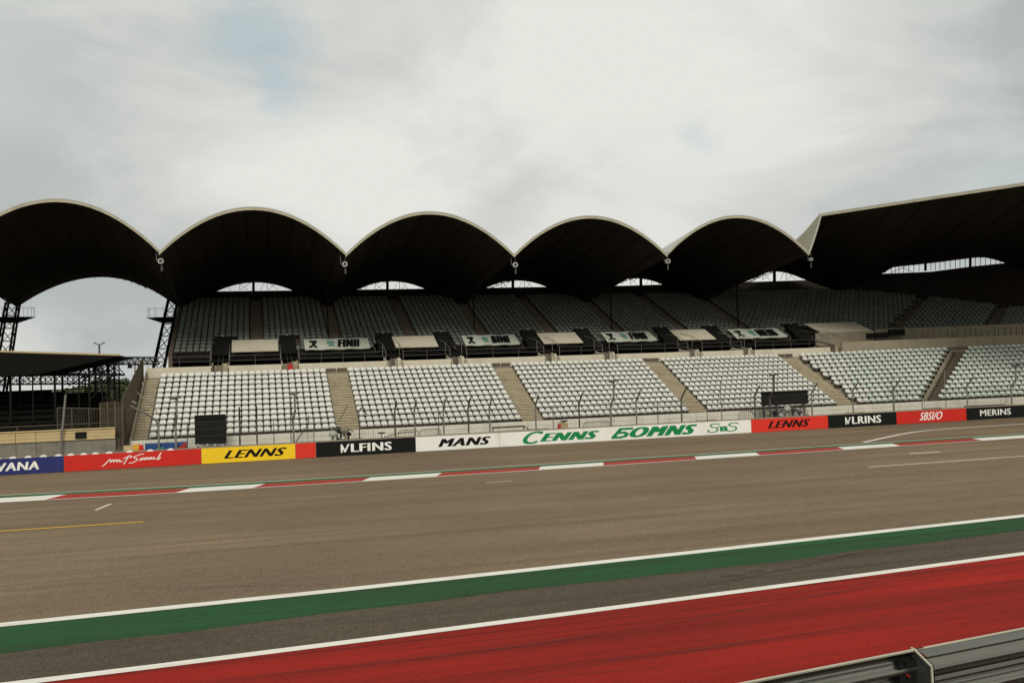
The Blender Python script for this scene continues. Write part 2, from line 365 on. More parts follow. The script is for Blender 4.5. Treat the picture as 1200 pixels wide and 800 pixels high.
# rubber marks
for pts, wd, zz in (
    ([(200,800),(400,781),(520,768),(620,755),(800,727),(930,703),(1040,682),(1130,668),(1230,650)], .10, .016),
    ([(560,800),(700,787),(800,778)], .05, .016), ([(560,789),(800,763),(1000,733),(1230,695)], .07, .016),
    ([(700,706),(790,693),(870,677),(930,664),(1000,648),(1060,638)], .12, .017),
    ([(880,702),(1000,684),(1100,668),(1210,648)], .09, .017),
    ([(830,675),(920,668),(970,657),(1010,645)], .08, .018),
    ([(150,689),(260,687),(420,683)], .07, .016), ([(250,721),(420,712),(600,690),(800,660)], .07, .017),
    ([(820,565),(960,562),(1060,556)], .06, .014), ([(90,622),(330,606)], .05, .014)):
    pxline('tyre_mark', pts, wd, 'skid', zz, True)
for px, py, rr in ((860,674,.16),(888,668,.13),(852,649,.09)):
    c = at_z(px, py, .02); mb = MB(); mb.poly([(c.x+rr*2.2*cos(a*pi/5)*random.uniform(.7,1.2), c.y+rr*sin(a*pi/5)*random.uniform(.7,1.2), .021) for a in range(10)])
    mb.build('tyre_mark', 'skid', kind='structure')

# ------------------------------------------------------------------ advertising wall
BW = thing('advertising_wall', (20, 62.8, 0), 'long low trackside wall covered in coloured advertising panels', 'barrier')
mb = MB(); mb.box(-60, 110, 62.93, 63.38, 0, 1.0); mb.build('concrete_core', 'concrete', BW)
mb = MB(); mb.box(-60, 110, 62.90, 63.46, 1.003, 1.06); mb.build('coping', 'terrace', BW)
Yb = 62.905
def bx(px): return at_Y(px, 555-.0538*px-10, Yb).x
def panel(x0, x1, m, label=None):
    mb = MB(); mb.box(x0+.012, x1-.012, 62.86, 62.925, .02, 1.0); o = mb.build('panel', m, BW)
    if label: o['label'] = label
    return o
yL = 62.855
bnd = [-24, bx(75), bx(236), bx(346), bx(370), bx(487), bx(585), bx(683), bx(782), bx(880), bx(970), bx(1050), bx(1132), bx(1220), 72, 80, 90]
ms = ['navy','redp','yellow','redp2','blackp','whitep','whitep','whitep','whitep','redp2','blackp','redp','blackp','redp','whitep','blackp']
nm = {0:'navy panel lettered VANA',1:'red panel with white handwriting',2:'yellow panel lettered LENNS',3:'short plain red panel',4:'black panel lettered MLFINS',5:'white panel lettered MANS',
      6:'white panel with start of green CENNS',7:'white panel lettered CENNS',8:'white panel lettered in green',9:'red panel with black LENNS',10:'black panel lettered MLRINS',11:'red panel with slanted white lettering',12:'black panel lettered MERINS'}
PN = [panel(bnd[i], bnd[i+1], ms[i], nm.get(i)) for i in range(len(ms))]
def T(txt, p0, p1, z0, z1, ink, par, shear=0, bold=.02): return lettering(text_verts(txt, shear, bold), bx(p0), bx(p1), z0, z1, yL, ink, par)
T('VANA', -4, 46, .26, .76, 'ink_white', PN[0], .12, .035)
scr = [[(0,0),(.04,.14),(.09,.42),(.115,.56)],[(.10,.50),(.13,.62),(.15,.50),(.135,.32)],[(.14,.36),(.18,.56),(.20,.52),(.19,.34)],[(.19,.36),(.235,.56),(.25,.48),(.24,.34)],[(.25,.34),(.285,.54),(.30,.46),(.295,.32),(.34,.38)],
       [(.36,.10),(.40,.45),(.45,.85)],[(.36,.62),(.42,.76),(.46,.88),(.50,.80),(.47,.66)],
       [(.70,.98),(.64,.95),(.55,.78),(.53,.64),(.59,.56),(.575,.38),(.52,.20),(.45,.16)],[(.62,.34),(.655,.58),(.665,.40)],[(.665,.38),(.70,.62),(.71,.42)],[(.71,.40),(.745,.62),(.75,.42),(.785,.60),(.79,.42)],[(.79,.40),(.83,.62),(.835,.42)],[(.84,.42),(.875,.60),(.88,.40),(.92,.42)],[(.93,.40),(.97,.78),(1.0,1.0)],[(.92,.42),(.95,.36),(.985,.56)]]
scr = [[(x, y*.26) for x, y in L] for L in scr]
lettering(strokes(scr, .019), bx(119), bx(190), .20, .90, yL, 'ink_white', PN[1])
T('LENNS', 262, 336, .27, .80, 'ink_black', PN[2], .45, .035)
VM = ([[(0,0),(0,1)],[(0,1),(.45,.05)],[(.45,.05),(.92,1)]])
def first_m(p0, p1, z0, z1, par):
    lettering(strokes([[(x*.62, y) for x, y in L] for L in VM], .15), bx(p0), bx(p1), z0, z1, yL, 'ink_white', par)
first_m(399, 409.5, .24, .80, PN[4]); T('LFINS', 411, 459, .24, .80, 'ink_white', PN[4], 0, .035)
T('MANS', 513, 575, .25, .80, 'ink_black', PN[5], .35, .05)
T('C', 612, 637, .10, .98, 'ink_green', PN[7], .5, .03); T('ENNS', 632, 702, .22, .80, 'ink_green', PN[7], .5, .07)
bee = [[(.28,1),(1,1)],[(.28,1),(0,0)],[(0,0),(.5,0),(.78,.12),(.82,.40),(.60,.56),(.2,.56)]]
lettering(strokes([[(x+.25*y, y) for x, y in L] for L in bee], .26), bx(715), bx(742), .12, .90, yL, 'ink_green', PN[8])
T('OMNS', 737, 817, .16, .88, 'ink_green', PN[8], .5, .07)
bigS = [[(1,.9),(.8,1),(.35,.98),(.22,.8),(.35,.62),(.75,.5),(.85,.28),(.65,.05),(.2,0),(0,.12),(.05,.3)]]
lines = [[(x*.38, y) for x, y in L] for L in bigS] + [[(.60+x*.40, y*.95+.04) for x, y in L] for L in bigS] + \
        [[(.42,.10),(.42,.50)],[(.47,.12),(.47,.48),(.54,.5),(.55,.12),(.47,.12)],[(.60,.1),(.60,.5)],[(.33,.62),(.62,.6)]]
lines = [[(x, y*.55) for x, y in L] for L in lines]
lettering(strokes(lines, .055), bx(828), bx(866), .16, .86, yL, 'ink_green', PN[8])
T('LENNS', 899, 949, .25, .82, 'ink_red', PN[9], .45, .045)
first_m(990, 996.5, .24, .80, PN[10]); T('LRINS', 998, 1032, .24, .82, 'ink_white', PN[10], 0, .03)
T('SBSI/O', 1077, 1104, .22, .86, 'ink_white', PN[11], .45, .02)
T('MERINS', 1148, 1184, .30, .80, 'ink_white', PN[12], 0, .015)
# small white fixing caps along the top of the left panels
capm = MB()
for k in range(5): 
    a = pi*k/4
capb = MB(); capb.poly([(.20*cos(pi*k/6), 0, .13*sin(pi*k/6)) for k in range(7)][::-1]); capb.poly([(.20*cos(pi*k/6), .12, .13*sin(pi*k/6)) for k in range(7)])
for k in range(6): capb.quad((.20*cos(pi*k/6),0,.13*sin(pi*k/6)),(.20*cos(pi*(k+1)/6),0,.13*sin(pi*(k+1)/6)),(.20*cos(pi*(k+1)/6),.12,.13*sin(pi*(k+1)/6)),(.20*cos(pi*k/6),.12,.13*sin(pi*k/6)))
capme = capb.mesh('fixing_cap', 'whitep')
for px in (-3,15,33,51,68.5,83,98,112,128,152,176,200):
    inst('fixing_cap', capme, (bx(px), 62.87, .995), BW)

# ------------------------------------------------------------------ debris fence
DF = thing('debris_fence', (20, 63.6, 0), 'tall debris fence of bent dark posts behind the trackside wall', 'fence')
def fpx(px): return at_Y(px, 505 - .03*(px-300), 63.65).x
def fence_post(px, kind):
    x = fpx(px); Y = 63.65; mb = MB()
    if kind == 'bent': mb.tube([(x,Y,0),(x,Y,2.75),(x,Y-.25,2.98),(x+.02,Y-.85,3.55)], .115, 8)
    elif kind == 'tall': mb.tube([(x,Y,0),(x,Y,2.55),(x+.12,Y-.45,3.15),(x+.12,Y-.5,4.3)], .14, 8)
    elif kind == 'thin': mb.tube([(x,Y+.3,0),(x,Y+.3,2.6)], .06, 6)
    elif kind == 'thintall': mb.tube([(x,Y+.3,0),(x,Y+.3,4.1)], .07, 6)
    elif kind == 'curl': mb.tube([(x,Y,0),(x,Y,2.9),(x+.15,Y-.1,3.15),(x+.35,Y-.2,3.1),(x+.5,Y-.25,2.7)], .09, 6)
    o = mb.build('post', 'galv_post' if px % 2 == 0 else 'steel', DF)
    if kind == 'tall':
        c = MB(); c.box(x-.25,x+.10,Y-.75,Y-.45,4.22,4.38); c.box(x+.16,x+.42,Y-.8,Y-.5,4.28,4.42); c.build('camera_head', 'steel', o)
    return o
for px, kd in ((206,'tall'),(219,'thin'),(281,'bent'),(301,'bent'),(321,'thin'),(344,'tall'),(341,'thintall'),(368,'thin'),(421,'curl'),(463,'bent'),(486,'bent'),(515,'thin'),(520,'bent'),
    (549,'bent'),(574,'bent'),(628,'bent'),(650,'thin'),(679,'bent'),(716,'tall'),(746,'bent'),(773,'thin'),(799,'bent'),(831,'thin'),(848,'thintall'),(885,'bent'),(903,'tall'),(952,'bent'),
    (1000,'bent'),(1048,'bent'),(1050,'thintall'),(1084,'thin'),(1112,'thintall'),(1134,'bent'),(1186,'tall'),(1240,'bent'),(1290,'bent')):
    fence_post(px, kd)
x = fpx(183); mb = MB(); mb.tube([(x+.15,63.65,0),(x+.15,63.65,2.6),(x,63.5,2.95),(x-.55,63.2,3.4),(x-1.45,62.9,3.95)], .13, 8); mb.build('post', 'galv_post', DF)
for zc in (1.35, 1.75, 2.2, 2.68):
    mb = MB(); X0 = -7.2
    while X0 < 74:
        X1 = X0+1.6; sg = lambda q: -.02*sin((q+zc)*2.1)
        mb.beam((X0,63.62,zc+sg(X0)), (X1,63.62,zc+sg(X1)), .012); X0 = X1
    mb.build('cable', 'steel', DF)
mb = MB(); xq = -7.2
while xq < 74: mb.beam((xq,63.64,1.05),(xq,63.64,2.7),.006); xq += .16
for k in range(12): mb.beam((-7.2,63.64,1.1+.145*k),(74,63.64,1.1+.145*k),.006)
mb.build('wire_mesh', 'steel', DF, kind='stuff')
for (a, b, wd) in (((bx(347), 63.9, 1.0), (bx(364), 64.4, 2.2), .08), ((bx(364), 64.4, 2.2), (bx(364), 64.4, 2.8), .07), ((bx(885), 63.9, 1.9), (bx(896), 64.3, 1.2), .06), ((bx(400), 64.2, 2.3), (bx(413), 65.5, 3.3), .06)):
    mb = MB(); mb.beam(a, b, wd, n=6); mb.build('brace', 'steel', DF)

# ------------------------------------------------------------------ grandstand
GS = thing('grandstand', (20, 80, 0), 'large two-tier grandstand of empty pale seats under scalloped vaulted roofs', 'grandstand')
TH = radians(8); T4 = tan(TH/2)
def W(X, Y, z):                      # the stand's plan: straight, then turning towards the track past the fourth bay
    d = Y-67.3; xc = 48.3 + d*T4
    if X <= xc: return Vector((X, Y, z))
    s = X-xc; return Vector((xc+s*cos(TH), Y-s*sin(TH), z+.008*s))
LZ0, LR, LT = 1.30, .37, .76         # lower tier: first tread height, rise, tread depth
UZ0, UR, UT = 7.50, .337, .80        # upper tier
XL, XR = -8.24, 82
def prof_sheet(prof, X0, X1, name, m, X0f=None):
    mb = MB(); rows = []
    for (Y, z) in prof:
        xc = 48.3+(Y-67.3)*T4; xs = [X0 if X0f is None else X0f(Y)] + ([xc] if X0 < xc < X1 else []) + [X1]
        if len(xs) == 2 and X0 < 48.3 < X1: xs = [X0, xc, X1]
        rows.append([W(x, Y, z) for x in xs])
    mb.grid(rows, flip=True); return mb.build(name, m, GS)
prof = [(66.5, 0), (66.5, LZ0-.02)]
for r in range(12): prof += [(67.0+LT*r if r else 66.5, LZ0+LR*r), (67.0+LT*(r+1), LZ0+LR*r)]
prof = [(66.5, LZ0)] + sum([[(67.0+LT*(r+1), LZ0+LR*r), (67.0+LT*(r+1), LZ0+LR*(r+1))] for r in range(12)], []) + [(76.4, LZ0+LR*12)]
prof_sheet(prof, XL, XR, 'lower_terrace', 'terrace')
# white stepped wall in front of the lower tier, panel by panel
x = XL
k = 0
while x < XR-2:
    x1 = x+2.3
    for (Y0, Y1, z0, z1) in ((66.2, 66.495, .66, LZ0+.22), (65.9, 66.495, .33, .65), (65.6, 66.495, 0, .32)):
        mb = MB(); a = W(x+.01, Y0, z0); b = W(x1-.01, Y0, z0); c = W(x1-.01, Y1, z0); d = W(x+.01, Y1, z0); h = Vector((0,0,z1-z0))
        mb.hexa([a,b,c,d,a+h,b+h,c+h,d+h]); mb.build('wall_panel', 'white_wall', GS)
    x = x1
# seats
def make_seat(m, low=False):
    mb = MB(); w_ = .218
    prof_ = [(-w_,.44),(w_,.44),(w_+.005,.57),(w_-.045,.655),(w_-.12,.695),(-w_+.12,.695),(-w_+.045,.655),(-w_-.005,.57)]
    f0 = [(x, .26+(z-.4)*.30, z) for x, z in prof_]; b0 = [(x*.96, .31+(z-.4)*.30, z) for x, z in prof_]
    mb.poly(f0); mb.poly(b0[::-1])
    for i in range(8): j = (i+1) % 8; mb.quad(f0[i], b0[i], b0[j], f0[j])
    mb.hexa([(-.19,-.08,.365),(.19,-.08,.365),(.20,.28,.38),(-.20,.28,.38),(-.215,-.12,.45),(.215,-.12,.45),(.22,.29,.46),(-.22,.29,.46)])
    mb.hexa([(-.215,-.06,.42),(-.18,-.06,.42),(-.18,.28,.43),(-.215,.28,.43),(-.212,-.04,.475),(-.185,-.04,.475),(-.185,.28,.55),(-.215,.28,.55)])
    mb.hexa([(.18,-.06,.42),(.215,-.06,.42),(.215,.28,.43),(.18,.28,.43),(.185,-.04,.475),(.212,-.04,.475),(.215,.28,.55),(.185,.28,.55)])
    mb.hexa([(.232,.10,.10),(.262,.10,.10),(.262,.30,.02),(.232,.30,.02),(.232,-.06,.36),(.262,-.06,.36),(.262,.34,.60),(.232,.34,.60)], 1)
    return mb
seat_w = make_seat('seat')
ME = [seat_w.mesh('seat', [q, 'bracket']) for q in ('seat', 'seat_up', 'seat_wing')]
# wing stair positions as a function of the row fraction (the stair fans out as it climbs)
def wing_aisle(r): t = r/11.0; return (54.4+(63.7-54.4)*t, 56.1+(65.8-56.1)*t)
AC = [6.2, 20.05, 33.9, 47.5]
lower = []      # (X, Y, z, pitch)
for r in range(12):
    Y = 67.3+LT*r; z = LZ0+LR*r; edges = []
    left = -7.25
    starts = [(left, AC[0]-.85)] + [(AC[i]+.85, AC[i+1]-.85) for i in range(3)]
    for a, b in starts:
        n = int(round((b-a)/.505)); p = (b-a)/n
        for k in range(n): lower.append((a+p*(k+.5), Y, z, p))
    a0, a1 = wing_aisle(r); p = .57
    n = int((a0-48.4)/p); 
    for k in range(n): lower.append((a0-p*(k+.5), Y, z, p))
    n = int((80-a1)/p)
    for k in range(n): lower.append((a1+p*(k+.5), Y, z, p))
upper = []
VX = []
for k in range(4):
    c = 13.75*k + (-.15 if k == 0 else 0); VX += [c-2.72, c+2.72]
VX.append(52.9)
UA = [0.0, 6.85, 13.75, 20.6, 27.5, 34.4, 41.3, 48.2]
def up_aisles(r):
    t = r/12.5
    return [(62.3+t*11.5, 63.7+t*11.4), (73.3+t*11, 74.7+t*11)]
for r in range(17):
    Y = 82.25+UT*r; z = UZ0+UR*r
    bl = [(-6.78, -.62)] + [(UA[i]+.62, UA[i+1]-.62) for i in range(7)]
    for a, b in bl:
        n = int(round((b-a)/.505)); p = (b-a)/n
        for k in range(n):
            X = a+p*(k+.5)
            if r < 4 and any(abs(X-v-.12*r) < .80 for v in VX): continue
            if r < 2 and any(abs(X-c) < 2.1 for c in (-.15, 13.75, 27.5, 41.25)): continue
            upper.append((X, Y, z, p))
    (a0,a1),(b0,b1) = up_aisles(r); p = .57
    for (s, e) in ((48.9, a0), (a1, b0), (b1, 96)):
        n = int((e-s)/p)
        for k in range(n):
            X = s+p*(k+.5)
            if X > 92: continue
            if r < 4 and abs(X-VX[-1]-.12*r) < 1.0: continue
            if r < 3 and 53.6 < X < 60.3+.1*r: continue
            upper.append((X, Y, z, p))
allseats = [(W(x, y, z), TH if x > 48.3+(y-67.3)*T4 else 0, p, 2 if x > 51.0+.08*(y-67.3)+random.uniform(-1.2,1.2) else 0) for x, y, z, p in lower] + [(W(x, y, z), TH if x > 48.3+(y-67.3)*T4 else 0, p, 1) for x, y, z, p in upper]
def inview(P):
    d = P-EYE; f = d.dot(FWD); return abs(d.dot(RGT)/f*F_PX) < 605
allseats.sort(key=lambda s: ((s[0]-EYE).length if inview(s[0]) else 1e4))
for P, a, p, u in allseats[:298]:
    inst('seat', ME[u], P, GS, -a+random.uniform(-.02,.02), (p/.505, 1, random.uniform(.985,1.015)))
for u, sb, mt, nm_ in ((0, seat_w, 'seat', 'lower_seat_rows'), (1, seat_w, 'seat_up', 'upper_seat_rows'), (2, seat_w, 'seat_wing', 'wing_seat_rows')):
    mb = MB(); nv = len(sb.v)
    for P, a, p, uu in allseats[298:]:
        if uu != u: continue
        ca, sa = cos(-a), sin(-a); i = len(mb.v); sx = p/.505; jx = random.uniform(-.012,.012); jz = random.uniform(-.01,.01)
        for v in sb.v:
            xx = v[0]*sx+jx; mb.v.append((P.x+xx*ca-v[1]*sa, P.y+xx*sa+v[1]*ca, P.z+v[2]+jz))
        mb.f += [tuple(i+q for q in f) for f in sb.f]; mb.mi += sb.mi
    mb.build(nm_, [mt, 'bracket'], GS, kind='stuff')
# stairways of the lower tier, step by step
def stair(cx_lo, w_, r0, r1, m='step', fan=None):
    st = bpy.data.objects.new('stairway', None); st.location = W(cx_lo, 67, 0)-world_loc(GS); st.parent = GS; C.objects.link(st)
    n = (r1-r0)*2
    for i in range(n):
        rr = r0+i*.5; z = LZ0+LR*(rr-.0)+.03-LR*.5; Y = 67.0+LT*rr-.35
        if fan: a, b = fan(rr); a += .05; b -= .05
        else: a, b = cx_lo-w_/2, cx_lo+w_/2
        mb = MB(); zt_ = z+LR*.5-.148; q = [W(a,Y,zt_), W(b,Y,zt_), W(b,Y+.42,zt_), W(a,Y+.42,zt_)]; h = Vector((0,0,.148+random.uniform(-.004,.004)))
        mb.hexa(q+[p+h for p in q]); mb.build('step', m, st)
    return st
for i, c in enumerate(AC): stair(c, 1.66, -2, 12)
stair(0, 0, -1, 12, 'dark_step', wing_aisle)
stair(-7.78, .9, -1, 12)
for i, c in enumerate(AC+[0]):       # low dark gates at the head of each stair
    if i < 4: a, b = c-.84, c+.84
    else: a, b = wing_aisle(11.6)
    for (q, s) in ((a, (a+b)/2-.04), ((a+b)/2+.04, b)):
        mb = MB(); P = [W(q,76.25,5.74), W(s,76.25,5.74), W(s,76.33,5.74), W(q,76.33,5.74)]; mb.hexa(P+[v+Vector((0,0,.30)) for v in P]); mb.build('gate_board', 'dark_step', GS)
# left end stringer wall of both tiers
mb = MB(); mb.poly([(-8.35,65.9,0),(-8.35,66.2,1.5),(-8.35,76.6,6.35),(-8.35,76.6,0)]); mb.poly([(-8.24,65.9,0),(-8.24,76.6,0),(-8.24,76.6,6.35),(-8.24,66.2,1.5)]); mb.quad((-8.35,66.2,1.5),(-8.24,66.2,1.5),(-8.24,76.6,6.35),(-8.35,76.6,6.35)); mb.quad((-8.35,65.9,0),(-8.24,65.9,0),(-8.24,66.2,1.5),(-8.35,66.2,1.5)); mb.build('side_wall', 'wall_brown', GS)
mb = MB(); mb.hexa([(-7.15,81.7,5.7),(-6.82,81.7,5.7),(-6.82,96.8,5.7),(-7.15,96.8,5.7),(-7.15,81.7,7.75),(-6.82,81.7,7.75),(-6.82,96.8,14.2),(-7.15,96.8,14.2)]); mb.build('side_wall', 'dark_step', GS)
# parapet in front of the walkway, notched at every vomitory
Yp = 76.6
segs = []; cur = -8.3
for v in VX: segs.append((cur, v-.62)); cur = v+.62
segs.append((cur, XR))
def par(a, b, m, z1=6.52, y0=76.5, y1=76.68, z0=5.3, name='parapet'):
    mb = MB(); xs = [a, b]; P = [W(a,y0,z0), W(b,y0,z0), W(b,y1,z0), W(a,y1,z0)]; h = Vector((0,0,z1-z0)); mb.hexa(P+[v+h for v in P]); return mb.build(name, m, GS)
for i, (a, b) in enumerate(segs):
    if i < len(segs)-1: par(a, b, 'concrete')
    else: par(a, b, 'wall_brown', 6.95)  # wing stretch: cream wall in shade, the shade put in as brown
# walkway floor, recess, upper tier front
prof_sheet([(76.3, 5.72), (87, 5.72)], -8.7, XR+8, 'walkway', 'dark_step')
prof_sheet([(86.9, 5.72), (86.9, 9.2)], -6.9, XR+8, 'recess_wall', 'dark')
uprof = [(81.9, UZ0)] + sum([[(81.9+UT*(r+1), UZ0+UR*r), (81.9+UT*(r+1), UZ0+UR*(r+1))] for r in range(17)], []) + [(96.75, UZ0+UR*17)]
def upper_terrace():
    mb = MB()
    cuts = []
    holes = [(v-.78, v+.78) for v in VX]
    xs = sorted([-6.82] + [q for h in holes for q in h] + [48.3, XR+12])
    for a, b in zip(xs[:-1], xs[1:]):
        hole = any(abs(a-h[0]) < 1e-6 for h in holes)
        pr = uprof if not hole else uprof[6:]
        rows = []
        for (Y, z) in pr:
            xc = 48.3+(Y-67.3)*T4
            fa = xc if abs(a-48.3) < 1e-6 else a; fb = xc if abs(b-48.3) < 1e-6 else b
            rows.append([W(fa,Y,z), W(fb,Y,z)])
        mb.grid(rows, flip=True)
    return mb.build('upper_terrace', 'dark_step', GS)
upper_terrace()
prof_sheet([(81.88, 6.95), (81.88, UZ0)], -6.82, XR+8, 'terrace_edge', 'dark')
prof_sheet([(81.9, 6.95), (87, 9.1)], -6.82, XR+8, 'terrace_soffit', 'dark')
for a_c, w_ in [(c, 1.2) for c in UA]:      # raised half steps in the upper stairways
    mb = MB()
    for r in range(17):
        for hh in (0, 1):
            Y = 81.95+UT*(r+.5*hh); z = UZ0+UR*r+UR*.5*hh
            mb.box(a_c-w_/2+.05, a_c+w_/2-.05, Y, Y+UT*.5-.01, z+.004, z+UR*.5)
    mb.build('upper_stairway', 'dark_step', GS)
for fa in (0, 1):
    mb = MB()
    for r in range(17):
        a, b = up_aisles(r)[fa]; Y = 81.95+UT*r; z = UZ0+UR*r+.004; P = [W(a+.05,Y,z),W(b-.05,Y,z),W(b-.05,Y+UT-.02,z),W(a+.05,Y+UT-.02,z)]; mb.hexa(P+[v+Vector((0,0,.1)) for v in P])
    mb.build('upper_stairway', 'dark_step', GS)
# back wall of the upper tier
WT = [( -7.1,96.8,14.35),(10,96.8,14.4),(30,96.8,14.5)] 
pw = [at_Y(720,335,96.8), at_Y(880,330.2,96.8), at_Y(942,328.3,95), at_Y(1035,320.6,91), at_Y(1090,318.4,88.5), at_Y(1137,312.4,86), at_Y(1177,308.3,84), at_Y(1300,297,79)]
mb = MB(); tops = [Vector(p) for p in WT] + pw
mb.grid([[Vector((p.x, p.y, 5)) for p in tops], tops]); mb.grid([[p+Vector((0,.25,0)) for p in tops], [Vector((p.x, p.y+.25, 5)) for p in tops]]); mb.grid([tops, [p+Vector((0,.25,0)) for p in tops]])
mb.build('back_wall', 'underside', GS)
# wing walkway front: shade-browned wall with a row of small posts, upper front board
prof_sheet([(81.8, 6.9), (81.8, 8.2), (81.95, 8.2)], 60.6, XR+8, 'upper_parapet', 'wall_brown')
for k in range(46):
    X = 60.8+k*.62+random.uniform(-.12,.12); a = W(X,76.9,6.95); mb = MB(); hgt = random.choice((.55,.8,.8,.95)); mb.beam(a, a+Vector((0,0,hgt)), .05); mb.build('rail_post', 'dark_step', GS)
# handrails on the parapets
def handrail(a, b, z0, Y, top=.78, step=1.75):
    mb = MB(); pa = lambda X, z: W(X, Y, z)
    mb.beam(pa(a, z0+top), pa(b, z0+top), .035); mb.beam(pa(a, z0+top*.52), pa(b, z0+top*.52), .025)
    n = max(1, int((b-a)/step))
    for i in range(n+1): X = a+(b-a)*i/n; mb.beam(pa(X, z0), pa(X, z0+top), .035)
    mb.build('handrail', 'steel', GS)
for i, (a, b) in enumerate(segs[:-1]): handrail(a+.1, b-.1, 6.52, 76.6)
for i, v in enumerate(VX):
    # black slanted cover over the vomitory, side walls, rails and steps
    dz = 0
    hw = .70
    lo = [W(v-hw,81.5,7.5), W(v+hw,81.5,7.5)]; hi = [W(v+hw+.03,84.0,9.08), W(v-hw+.03,84.0,9.08)]
    mb = MB(); t = Vector((0,0,.12)); mb.hexa([lo[0], lo[1], hi[0], hi[1], lo[0]+t, lo[1]+t, hi[0]+t, hi[1]+t]); 
    dn = Vector((0,0,-1.5)); mb.quad(lo[0], hi[1], hi[1]+dn, lo[0]+dn*.2); mb.quad(lo[1], hi[0], hi[0]+dn, lo[1]+dn*.2); mb.quad(hi[1], hi[0], hi[0]+dn, hi[1]+dn)
    hc = mb.build('hatch_cover', 'black', GS)
    mb = MB(); q = W(v+.03,83.9,9.2); mb.box(q.x-.09,q.x+.09,q.y-.1,q.y+.05,q.z,q.z+.06); mb.build('lamp', 'lamp', hc)
    for sx in (-1, 1):
        mb = MB(); P = [W(v+sx*.62-.06,76.5,5.3),W(v+sx*.62+.06,76.5,5.3),W(v+sx*.62+.06,78.6,5.7),W(v+sx*.62-.06,78.6,5.7)]
        hz = [1.1,1.1,1.15,1.15]; mb.hexa(P+[p+Vector((0,0,h)) for p, h in zip(P, hz)]); mb.build('vomitory_wall', 'wall_brown' if i in (0,1,8) else 'concrete', GS)
        mb = MB(); mb.tube([W(v+sx*.72,76.6,7.35), W(v+sx*.72,78.6,8.0), W(v+sx*.72,81.0,8.35)], .05); mb.tube([W(v+sx*.72,76.6,6.5), W(v+sx*.72,76.6,7.35)], .05)
        mb.tube([W(v+sx*.72,78.6,7.0), W(v+sx*.72,78.6,8.0)], .05); mb.build('handrail', 'galv_post', GS)
        mb = MB(); mb.tube([W(v+sx*.17,76.5,6.6), W(v+sx*.17,80.5,7.4)], .06); mb.tube([W(v+sx*.17,76.5,5.7), W(v+sx*.17,76.5,6.6)], .06); mb.build('handrail', 'steel', GS)
    mb = MB(); P = [W(v+.12,77.0,5.72),W(v+.56,77.0,5.72),W(v+.56,80.2,5.72),W(v+.12,80.2,5.72)]; hz = [1.0,1.0,1.05,1.05]; mb.hexa(P+[p+Vector((0,0,h)) for p, h in zip(P, hz)]); mb.build('stair_wall', 'step' if i in (0,1,8) else 'concrete', GS)
    mb = MB(); P = [W(v-.56,79.5,5.72),W(v+.1,79.5,5.72),W(v+.1,79.6,5.72),W(v-.56,79.6,5.72)]; mb.hexa(P+[p+Vector((0,0,.9)) for p in P]); mb.build('gate_board', 'wall_brown', GS)
    for s in range(3):
        mb = MB(); P = [W(v-.55,76.2+s*.3,5.66),W(v+.55,76.2+s*.3,5.66),W(v+.55,76.5+s*.3,5.66),W(v-.55,76.5+s*.3,5.66)]; mb.hexa(P+[p+Vector((0,0,.10+.12*s)) for p in P]); mb.build('step', 'step', GS)
P = W(VX[1]-.02, 76.45, 5.95); t = thing('extinguisher_stand', P, 'small red twin extinguisher stand in the second stair gap of the cream wall', 'extinguisher')
for sx in (-.13, .13):
    mb = MB(); mb.beam(P+Vector((sx,0,0)), P+Vector((sx,0,.42)), .17, n=8); mb.build('bottle', 'redp', t)
mb = MB(); mb.beam(P+Vector((-.22,.05,.45)), P+Vector((.22,.05,.45)), .05); mb.beam(P+Vector((0,.05,0)), P+Vector((0,.05,.7)), .05); mb.build('frame', 'redp', t)
# pale slanted weather panels between each pair of vomitories
def slab(x0, x1, m, ylo=81.3, zlo=7.72, yhi=83.6, zhi=8.78, name='weather_panel', par_=GS, kind=None, xt=0):
    mb = MB(); lo = [W(x0,ylo,zlo), W(x1,ylo,zlo)]; hi = [W(x1+xt,yhi,zhi), W(x0+xt,yhi,zhi)]; t = Vector((0,-.02,.07))
    mb.hexa([lo[0],lo[1],hi[0],hi[1],lo[0]+t,lo[1]+t,hi[0]+t,hi[1]+t]); return mb.build(name, m, par_)
for c in (-.15, 13.75, 27.5, 41.25): slab(c-1.92, c+1.92, 'concrete')
slab(54.2, 59.6, 'concrete', 81.0, 8.05, 83.7, 9.05)
par(53.75, 59.9, 'wall_brown', 8.05, 81.0, 81.2, 5.7, 'kiosk_wall'); 
mb = MB(); P = [W(59.0,80.7,7.3),W(61.2,80.7,7.3),W(61.2,80.9,7.3),W(59.0,80.9,7.3)]; mb.hexa(P+[p+Vector((0,0,.5)) for p in P]); mb.build('vent_panel', 'black', GS)
mb = MB(); P = [W(61.3,80.7,7.45),W(63.0,80.7,7.45),W(63.0,80.9,7.45),W(61.3,80.9,7.45)]; mb.hexa(P+[p+Vector((0,0,.65)) for p in P]); mb.build('vent_panel', 'black', GS)
# slim columns standing in the upper tier
for X in (6.3, 20.0, 34.0, 48.0):
    mb = MB(); mb.beam((X,85.5,8.5),(X,85.5,14.3),.14,n=6); mb.build('column', 'dark', GS)

